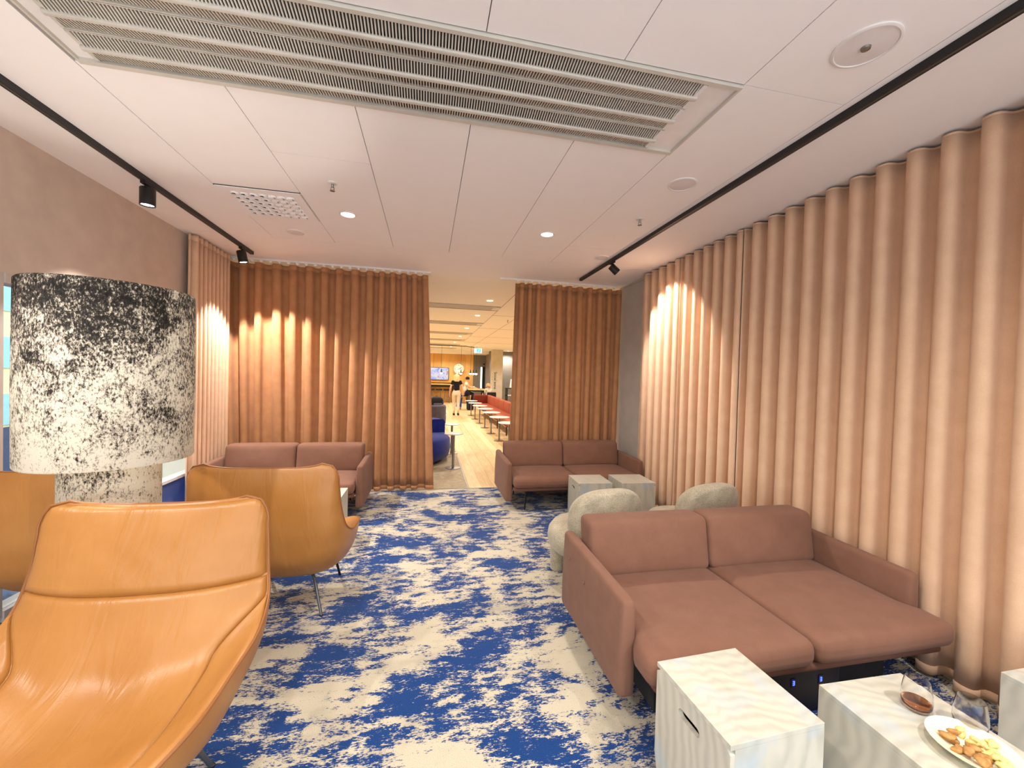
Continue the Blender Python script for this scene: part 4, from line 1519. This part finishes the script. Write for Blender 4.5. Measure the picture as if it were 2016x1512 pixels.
# exit sign
ex = thing('exit_sign', 'glowing green and white exit sign hanging from the far ceiling', 'exit sign', (2.27, 18.85, 2.775))
MB().soft((0, 0, 0), (0.36, 0.05, 0.20), 0.008, 1).build('housing', 'exit_white', ex, angle=40)
box_obj('green_field', 'exit_green', ex, -0.07, 0.13, -0.030, -0.026, -0.085, 0.085)
box_obj('hanger', 'white_plastic', ex, -0.012, 0.012, -0.012, 0.012, 0.10, 0.226)
man_ = MB()
man_.lathe([(0.0, 0.012), (0.012, 0.0), (0.0, -0.012)], 8, (0.05, -0.031, 0.055))
man_.tube([(0.045, -0.031, 0.04), (0.03, -0.031, 0.0)], 0.010, 6).tube([(0.03, -0.031, 0.0), (0.06, -0.031, -0.03), (0.05, -0.031, -0.06)], 0.007, 6).tube([(0.03, -0.031, 0.0), (0.01, -0.031, -0.03), (-0.025, -0.031, -0.045)], 0.007, 6).tube([(0.045, -0.031, 0.03), (0.075, -0.031, 0.015)], 0.006, 6).tube([(0.045, -0.031, 0.03), (0.015, -0.031, 0.02)], 0.006, 6)
man_.build('running_figure', 'exit_white', ex)

# column with lettering
cl = struct(box_obj('column', 'cream_plaster', None, 3.30, 3.86, 20.95, 21.5, 0, 3.0))


def lettering(text, size, loc, rot, mat, parent, name='lettering'):
    cu_ = bpy.data.curves.new(name, 'FONT')
    cu_.body = text
    cu_.size = size
    cu_.extrude = 0.003
    cu_.align_x = 'CENTER'
    cu_.align_y = 'CENTER'
    tmp = bpy.data.objects.new('tmp_text', cu_)
    COL.objects.link(tmp)
    dg = bpy.context.evaluated_depsgraph_get()
    me = bpy.data.meshes.new_from_object(tmp.evaluated_get(dg))
    bpy.data.objects.remove(tmp)
    o = bpy.data.objects.new(name, me)
    COL.objects.link(o)
    me.materials.clear()
    me.materials.append(M[mat])
    o.parent = parent
    o.location = loc
    o.rotation_euler = rot
    return o


lt = lettering('Social zone', 0.20, (3.475, 20.945, 1.37), (PI / 2, PI / 2, 0), 'ink', cl)
box_obj('corner_bead', 'white_plastic', cl, 3.285, 3.30, 20.94, 20.96, 0, 3.0)
sw = thing('wall_switch', 'tiny dark reader plate on the edge of the column', 'switch', (3.29, 20.93, 1.42))
MB().soft((0, 0, 0), (0.05, 0.02, 0.09), 0.006, 1).build('plate', 'white_plastic', sw)
box_obj('button', 'ink', sw, -0.012, 0.012, -0.013, -0.009, -0.02, 0.02)
sg = thing('door_sign', 'small dark sign above the far door strip', 'sign', (3.27, 23.96, 2.30))
MB().soft((0, 0, 0), (0.12, 0.03, 0.08), 0.006, 1).build('plate', 'ink', sg)
box_obj('bracket', 'steel', sg, -0.02, 0.02, 0.01, 0.035, 0.03, 0.06)

# tall table with its cup and crumbs
tt = thing('tall_table', 'tall oak table where the man in white sits', 'table', (2.22, 19.0, 0))
MB().soft((0, 0, 0.945), (0.80, 0.9, 0.045), 0.012, 2).build('table_top', 'table_wood', tt, angle=40)
box_obj('apron', 'ink', tt, -0.36, 0.36, -0.40, 0.40, 0.86, 0.92)
for sx in (-1, 1):
    for sy in (-1, 1):
        box_obj('leg', 'ink', tt, sx * 0.34 - 0.025, sx * 0.34 + 0.025, sy * 0.38 - 0.025, sy * 0.38 + 0.025, 0, 0.86)
cp = thing('paper_cup', 'white paper cup standing on the tall table', 'cup', (2.12, 18.85, 0.968))
MB().lathe([(0.0, 0.0), (0.032, 0.0), (0.043, 0.12), (0.041, 0.12), (0.031, 0.006), (0.0, 0.006)], 24, cap=False).build('cup_wall', 'cup', cp, angle=50)
MB().lathe([(0.045, 0.118), (0.045, 0.126), (0.038, 0.132), (0.0, 0.132)], 24, cap=False).build('lid', 'white_plastic', cp, angle=50)
plt = thing('serving_plate', 'pale plate of pastries on the tall table', 'plate', (2.46, 18.75, 0.968))
MB().lathe([(0.0, 0.0), (0.09, 0.0), (0.14, 0.014), (0.138, 0.018), (0.085, 0.006), (0.0, 0.006)], 32, cap=False).build('dish', 'ceramic', plt)
for k in range(3):
    MB().soft((-0.05 + 0.05 * k, 0.02 * (k % 2), 0.026), (0.06, 0.045, 0.036), 0.016, 2).build('pastry', 'nut', plt)

# dark sideboard and white cone lamp at the right of the column
sb = thing('dark_sideboard', 'dark wood stand behind the banquette beside the column', 'sideboard', (4.25, 20.2, 0))
box_obj('top_board', 'ink', sb, -0.35, 0.35, -0.2, 0.2, 0.98, 1.02)
box_obj('shelf', 'white_lam', sb, -0.33, 0.33, -0.19, 0.19, 0.62, 0.66)
for sx in (-0.33, 0.27):
    box_obj('side_post', 'ink', sb, sx, sx + 0.06, -0.2, 0.2, 0, 0.98)
cn = thing('cone_lamp', 'tall white cone lamp on the dark stand', 'lamp', (4.17, 20.15, 1.02))
MB().lathe([(0.0, 0.0), (0.09, 0.0), (0.085, 0.02), (0.03, 0.44), (0.0, 0.46)], 24, cap=False).build('shade', 'white_lam', cn, angle=50)
MB().lathe([(0.10, 0.0), (0.10, 0.012), (0.09, 0.016)], 24).build('base_ring', 'steel', cn, angle=50)


# ------------------------------------------------------------------ people
def skin_mesh(name, verts, edges, radii, sub=2, root=0):
    me = bpy.data.meshes.new(name)
    me.from_pydata(verts, edges, [])
    o = bpy.data.objects.new('tmp_skin', me)
    COL.objects.link(o)
    o.modifiers.new('skin', 'SKIN')
    for i, sv in enumerate(me.skin_vertices[0].data):
        r = radii[i]
        sv.radius = r if isinstance(r, tuple) else (r, r)
        sv.use_root = (i == root)
    sd = o.modifiers.new('sub', 'SUBSURF')
    sd.levels = sub
    sd.render_levels = sub
    dg = bpy.context.evaluated_depsgraph_get()
    out = bpy.data.meshes.new_from_object(o.evaluated_get(dg))
    bpy.data.objects.remove(o)
    out.name = name
    return out


class Sk:
    def __init__(self):
        self.v, self.e, self.r = [], [], []

    def p(self, co, r, link=None):
        self.v.append(tuple(co))
        self.r.append(r)
        i = len(self.v) - 1
        if link is not None:
            self.e.append((link, i))
        return i

    def chain(self, pts, start=None):
        i = start
        for co, r in pts:
            i = self.p(co, r, i)
        return i

    def build(self, name, mat, parent, sub=2):
        return link(name, skin_mesh(name, self.v, self.e, self.r, sub), mat, parent, True, 180)


def join_into(obj, mb):
    """adds the geometry of mb to a finished mesh so that the body stays one object"""
    bm = bmesh.new()
    bm.from_mesh(obj.data)
    me = mb.mesh('tmp')
    bm.from_mesh(me)
    bm.to_mesh(obj.data)
    bm.free()
    bpy.data.meshes.remove(me)
    obj.data.shade_smooth()


def fingers(mb, wrist, direction, side, palm_n):
    """five tapering, slightly curled fingers at the end of a palm"""
    w = Vector(wrist)
    d = Vector(direction).normalized()
    s = Vector(side).normalized()
    n = Vector(palm_n).normalized()
    for k, ln in enumerate((0.062, 0.072, 0.068, 0.054)):
        b = w + d * 0.075 + s * (0.027 - 0.018 * k)
        mb.tube([b - d * 0.02, b, b + d * ln * 0.45 + n * 0.006, b + d * ln * 0.8 + n * 0.022, b + d * ln * 0.92 + n * 0.040], [0.009, 0.0088, 0.0082, 0.0075, 0.0055], 7)
    b = w + d * 0.025 + s * 0.028
    mb.tube([b - s * 0.01, b + s * 0.016 + d * 0.014, b + s * 0.024 + d * 0.034 + n * 0.012, b + s * 0.020 + d * 0.052 + n * 0.022], [0.011, 0.0105, 0.0095, 0.007], 7)


def head_parts(body, c, fwd, k=1.0):
    """nose, ears, lips and eye sockets on the body's head, face towards fwd"""
    c = Vector(c)
    f = Vector(fwd).normalized()
    s = f.cross(Vector((0, 0, 1))).normalized()
    u = Vector((0, 0, 1))
    mb = MB()
    mb.tube([c + f * 0.088 * k + u * 0.02, c + f * 0.108 * k - u * 0.012, c + f * 0.094 * k - u * 0.026], [0.007, 0.012, 0.008], 7)
    for q in (-1, 1):
        mb.tube([c + s * q * 0.074 * k + u * 0.022, c + s * q * 0.086 * k - f * 0.006 + u * 0.004, c + s * q * 0.076 * k - u * 0.028], [0.008, 0.012, 0.007], 7)
    mb.tube([c + f * 0.086 * k - s * 0.022 - u * 0.052, c + f * 0.094 * k - u * 0.05, c + f * 0.086 * k + s * 0.022 - u * 0.052], [0.004, 0.007, 0.004], 6)
    join_into(body, mb)


# woman walking away
wo = thing('person', 'woman with blond hair walking away in black top and beige trousers', 'person', (1.12, 16.15, 0), 0.0)
b = Sk()
pel = b.p((0, 0, 0.93), (0.135, 0.105))
ch = b.chain([((0, 0, 1.06), (0.115, 0.09)), ((0, 0.01, 1.22), (0.125, 0.095)), ((0, 0, 1.34), (0.10, 0.08)), ((0, 0, 1.41), (0.05, 0.05)), ((0, 0.015, 1.47), (0.055, 0.06)), ((0, 0.025, 1.53), (0.075, 0.09)), ((0, 0.02, 1.59), (0.06, 0.075))], pel)
for s_, ky, ay, az in ((-1, 0.07, 0.02, 0.085), (1, 0.00, -0.16, 0.12)):
    b.chain([((s_ * 0.085, 0.0, 0.84), 0.088), ((s_ * 0.085, ky, 0.49), 0.056), ((s_ * 0.075, ay, az), 0.036), ((s_ * 0.08, ay + 0.14, az - 0.05), 0.03)], pel)
for s_, ey, wy in ((-1, -0.03, 0.04), (1, -0.05, -0.03)):
    b.chain([((s_ * 0.16, 0, 1.33), 0.055), ((s_ * 0.235, ey, 1.09), 0.040), ((s_ * 0.265, wy, 0.87), 0.026), ((s_ * 0.27, wy + 0.015, 0.80), (0.035, 0.018))], 3)
body = b.build('body', 'skin', wo)
fm = MB()
for s_, wy in ((-1, 0.04), (1, -0.03)):
    fingers(fm, (s_ * 0.265, wy + 0.005, 0.85), (0.0, 0.12, -1), (0, 1, 0.1), (-s_, 0, 0))
join_into(body, fm)
head_parts(body, (0, 0.025, 1.53), (0, 1, 0))
c_ = Sk()
a0 = c_.p((0, 0, 0.93), (0.158, 0.128))
c_.chain([((0, 0, 1.06), (0.130, 0.102)), ((0, 0.01, 1.22), (0.142, 0.11)), ((0, 0, 1.345), (0.115, 0.09)), ((0, 0, 1.40), (0.06, 0.055))], a0)
for s_ in (-1, 1):
    c_.chain([((s_ * 0.155, 0, 1.335), 0.068), ((s_ * 0.20, -0.015, 1.20), 0.060)], 3)
c_.build('top', 'black_fab', wo)
c_ = Sk()
a0 = c_.p((0, -0.005, 0.93), (0.158, 0.128))
c_.p((0, 0, 1.03), (0.138, 0.110), a0)
for s_, ky, ay, az in ((-1, 0.07, 0.02, 0.13), (1, 0.00, -0.155, 0.165)):
    c_.chain([((s_ * 0.088, -0.01, 0.83), 0.105), ((s_ * 0.086, ky * 0.6, 0.64), 0.085), ((s_ * 0.085, ky, 0.48), 0.068), ((s_ * 0.076, ay, az), 0.050)], a0)
c_.build('trousers', 'beige_fab', wo)
for s_, ay, az in ((-1, 0.02, 0.0), (1, -0.16, 0.02)):
    MB().soft((s_ * 0.078, ay + 0.055, az + 0.035), (0.085, 0.25, 0.07), 0.03, 3).build('shoe', 'black_fab', wo, angle=80)
hr_ = MB()
n_ = 28
P = np.zeros((16, n_ + 1, 3))
for i in range(16):
    q = i / 15.0
    z = 1.645 - 0.30 * q
    R0 = (0.118 * math.sin(min(1, q * 2.6 + 0.05) * PI / 2)) * (1.0 + 0.16 * q - 0.55 * max(0, q - 0.8) * 2)
    for k in range(n_ + 1):
        a = -0.15 * PI - 1.2 * PI * k / n_ + 0.0
        a = PI * 1.5 + (k / n_ - 0.5) * 2 * PI * (0.98 if q < 0.3 else 0.80)
        rip = 1 + 0.05 * math.sin(7 * a + 9 * q) + 0.03 * math.sin(13 * a - 20 * q)
        P[i, k] = (R0 * 0.98 * rip * math.cos(a), 0.01 + R0 * rip * math.sin(a), z)
hr_.grid(P).build('hair', 'blond', wo, angle=180, solid=0.02)

# man seated at the tall table
mn = thing('person', 'man in a white shirt reaching over the tall table from a bar stool', 'person', (1.68, 18.92, 0), -PI / 2 - 0.15)
# local: faces +Y
b = Sk()
pel = b.p((0, 0, 0.80), (0.15, 0.12))
b.chain([((0, 0.03, 0.93), (0.13, 0.10)), ((0, 0.07, 1.10), (0.145, 0.105)), ((0, 0.09, 1.23), (0.12, 0.09)), ((0, 0.11, 1.31), 0.055), ((0, 0.14, 1.37), (0.06, 0.065)), ((0, 0.155, 1.43), (0.075, 0.092)), ((0, 0.15, 1.49), (0.062, 0.078))], pel)
for s_ in (-1, 1):
    b.chain([((s_ * 0.10, 0.08, 0.78), 0.095), ((s_ * 0.12, 0.42, 0.74), 0.066), ((s_ * 0.11, 0.34, 0.38), 0.045), ((s_ * 0.11, 0.38, 0.33), 0.036), ((s_ * 0.11, 0.50, 0.32), 0.03)], pel)
    b.chain([((s_ * 0.18, 0.09, 1.21), 0.06), ((s_ * 0.22, 0.25, 1.06), 0.044), ((s_ * 0.16, 0.50, 1.02), 0.030), ((s_ * 0.15, 0.57, 1.01), (0.036, 0.018))], 3)
body = b.build('body', 'skin', mn)
fm = MB()
for s_ in (-1, 1):
    fingers(fm, (s_ * 0.16, 0.52, 1.02), (0, 1, -0.1), (-s_, 0, 0), (0, 0, -1))
join_into(body, fm)
head_parts(body, (0, 0.155, 1.43), (0, 1, -0.1))
c_ = Sk()
a0 = c_.p((0, -0.01, 0.80), (0.165, 0.135))
c_.chain([((0, 0.03, 0.93), (0.15, 0.118)), ((0, 0.07, 1.10), (0.163, 0.12)), ((0, 0.09, 1.235), (0.135, 0.10)), ((0, 0.105, 1.295), (0.07, 0.06))], a0)
for s_ in (-1, 1):
    c_.chain([((s_ * 0.175, 0.09, 1.215), 0.075), ((s_ * 0.205, 0.17, 1.13), 0.066)], 3)
c_.build('shirt', 'white_fab', mn)
c_ = Sk()
a0 = c_.p((0, 0, 0.80), (0.16, 0.13))
for s_ in (-1, 1):
    c_.chain([((s_ * 0.10, 0.10, 0.78), 0.11), ((s_ * 0.12, 0.42, 0.74), 0.082), ((s_ * 0.112, 0.35, 0.42), 0.062)], a0)
c_.build('trousers', 'denim', mn)
for s_ in (-1, 1):
    MB().soft((s_ * 0.11, 0.44, 0.295), (0.09, 0.27, 0.08), 0.03, 3).build('shoe', 'black_fab', mn, angle=80)
hm = MB().lathe([(0.0, 0.105), (0.05, 0.098), (0.082, 0.07), (0.094, 0.03), (0.094, -0.01), (0.086, -0.03)], 24, (0, 0.135, 1.44), cap=False)
hm.build('hair', 'dark_hair', mn, angle=180, solid=0.012)
ms = thing('bar_stool', 'dark bar stool under the man in white', 'stool', (1.68, 18.92, 0), 0)
MB().lathe([(0.0, 0.62), (0.18, 0.62), (0.2, 0.64), (0.2, 0.665), (0.18, 0.675), (0.0, 0.675)], 24, cap=False).build('seat', 'black_plastic', ms, angle=60)
for q in range(4):
    a = PI / 4 + q * PI / 2
    MB().tube([(0.12 * math.cos(a), 0.12 * math.sin(a), 0.62), (0.24 * math.cos(a), 0.24 * math.sin(a), 0)], 0.012, 8).build('leg', 'black_metal', ms)
MB().tube([(0.18 * math.cos(a), 0.18 * math.sin(a), 0.30) for a in np.linspace(0, 2 * PI, 20)[:-1]], 0.009, 6, closed=True).build('foot_ring', 'black_metal', ms)
jk = thing('jacket', 'bright blue jacket hanging from the stool of the man in white', 'jacket', (1.52, 18.80, 0), 0.3)
P = np.zeros((12, 25, 3))
for i in range(12):
    q = i / 11.0
    for k in range(25):
        a = (k / 24.0 - 0.5) * 2.4
        rr = 0.16 + 0.07 * q + 0.018 * math.sin(k * 1.5 + q * 3) * q
        P[i, k] = (-0.10 + rr * math.cos(a + PI) * 0.8 + 0.1, rr * math.sin(a + PI) * 1.2, 0.74 - 0.60 * q - 0.03 * math.sin(k * 0.8))
MB().grid(P).build('body_cloth', 'blue_jacket', jk, angle=180, solid=0.015)
MB().tube([(-0.10, -0.17, 0.70), (-0.14, -0.22, 0.50), (-0.13, -0.23, 0.28)], [0.05, 0.045, 0.04], 10).build('sleeve', 'blue_jacket', jk)
MB().tube([(-0.06, -0.10, 0.74), (-0.10, 0.0, 0.76), (-0.06, 0.10, 0.74)], 0.02, 8).build('collar', 'blue_jacket', jk)
bp = thing('shoulder_bag', 'dark navy bag standing on the floor below the tall table', 'bag', (1.93, 18.55, 0), 0.1)
MB().soft((0, 0, 0.20), (0.30, 0.22, 0.40), 0.07, 4, (0.02, 0.02, 0.0)).build('body', 'denim', bp, angle=80)
MB().soft((0, -0.12, 0.16), (0.2, 0.05, 0.2), 0.02, 3).build('pocket', 'black_fab', bp, angle=80)
MB().tube([(-0.07, 0, 0.38), (-0.05, 0, 0.47), (0.05, 0, 0.47), (0.07, 0, 0.38)], 0.012, 8).build('handle', 'black_fab', bp)

# person seated beyond the table, mostly hidden by the column
sp = thing('person', 'fair haired person in a pale top seated beside the column', 'person', (3.02, 20.1, 0), 0.5)
b = Sk()
pel = b.p((0, 0, 0.50), (0.15, 0.12))
b.chain([((0, 0.02, 0.63), (0.13, 0.10)), ((0, 0.04, 0.80), (0.14, 0.10)), ((0, 0.05, 0.92), (0.11, 0.085)), ((0, 0.06, 1.0), 0.052), ((0, 0.08, 1.06), (0.055, 0.06)), ((0, 0.09, 1.115), (0.075, 0.09)), ((0, 0.085, 1.17), (0.06, 0.075))], pel)
for s_ in (-1, 1):
    b.chain([((s_ * 0.09, 0.08, 0.48), 0.09), ((s_ * 0.11, 0.44, 0.47), 0.06), ((s_ * 0.10, 0.42, 0.09), 0.04), ((s_ * 0.10, 0.55, 0.04), 0.03)], pel)
    b.chain([((s_ * 0.17, 0.05, 0.90), 0.055), ((s_ * 0.23, 0.10, 0.68), 0.042), ((s_ * 0.15, 0.32, 0.60), 0.028), ((s_ * 0.14, 0.39, 0.59), (0.034, 0.018))], 3)
body = b.build('body', 'skin', sp)
fm = MB()
for s_ in (-1, 1):
    fingers(fm, (s_ * 0.148, 0.34, 0.598), (0, 1, -0.1), (-s_, 0, 0), (0, 0, -1))
join_into(body, fm)
head_parts(body, (0, 0.09, 1.115), (0, 1, 0))
c_ = Sk()
a0 = c_.p((0, 0, 0.50), (0.165, 0.135))
c_.chain([((0, 0.02, 0.63), (0.15, 0.118)), ((0, 0.04, 0.80), (0.158, 0.118)), ((0, 0.05, 0.925), (0.125, 0.10)), ((0, 0.055, 0.985), (0.065, 0.06))], a0)
for s_ in (-1, 1):
    c_.chain([((s_ * 0.165, 0.05, 0.905), 0.07), ((s_ * 0.22, 0.09, 0.72), 0.058), ((s_ * 0.17, 0.27, 0.62), 0.045)], 3)
c_.build('top', 'white_fab', sp)
c_ = Sk()
a0 = c_.p((0, 0, 0.50), (0.16, 0.13))
for s_ in (-1, 1):
    c_.chain([((s_ * 0.09, 0.10, 0.48), 0.105), ((s_ * 0.11, 0.44, 0.47), 0.078), ((s_ * 0.102, 0.42, 0.14), 0.055)], a0)
c_.build('trousers', 'grey_fab', sp)
for s_ in (-1, 1):
    MB().soft((s_ * 0.10, 0.49, 0.04), (0.09, 0.26, 0.08), 0.03, 3).build('shoe', 'black_fab', sp, angle=80)
MB().lathe([(0.0, 0.112), (0.05, 0.103), (0.088, 0.07), (0.100, 0.02), (0.098, -0.04), (0.085, -0.07)], 24, (0, 0.07, 1.12), cap=False).build('hair', 'fair_hair', sp, angle=180, solid=0.014)
scx = thing('low_chair', 'dark low chair holding the person beside the column', 'chair', (3.02, 20.1, 0), 0.5)
MB().soft((0, 0.03, 0.31), (0.55, 0.52, 0.14), 0.05, 3).build('seat', 'black_fab', scx, angle=80)
MB().soft((0, -0.24, 0.56), (0.55, 0.10, 0.46), 0.045, 3).build('backrest', 'black_fab', scx, angle=80)
for sx in (-1, 1):
    for sy in (-0.18, 0.22):
        MB().tube([(sx * 0.22, sy, 0.25), (sx * 0.24, sy, 0)], 0.014, 8).build('leg', 'black_metal', scx)
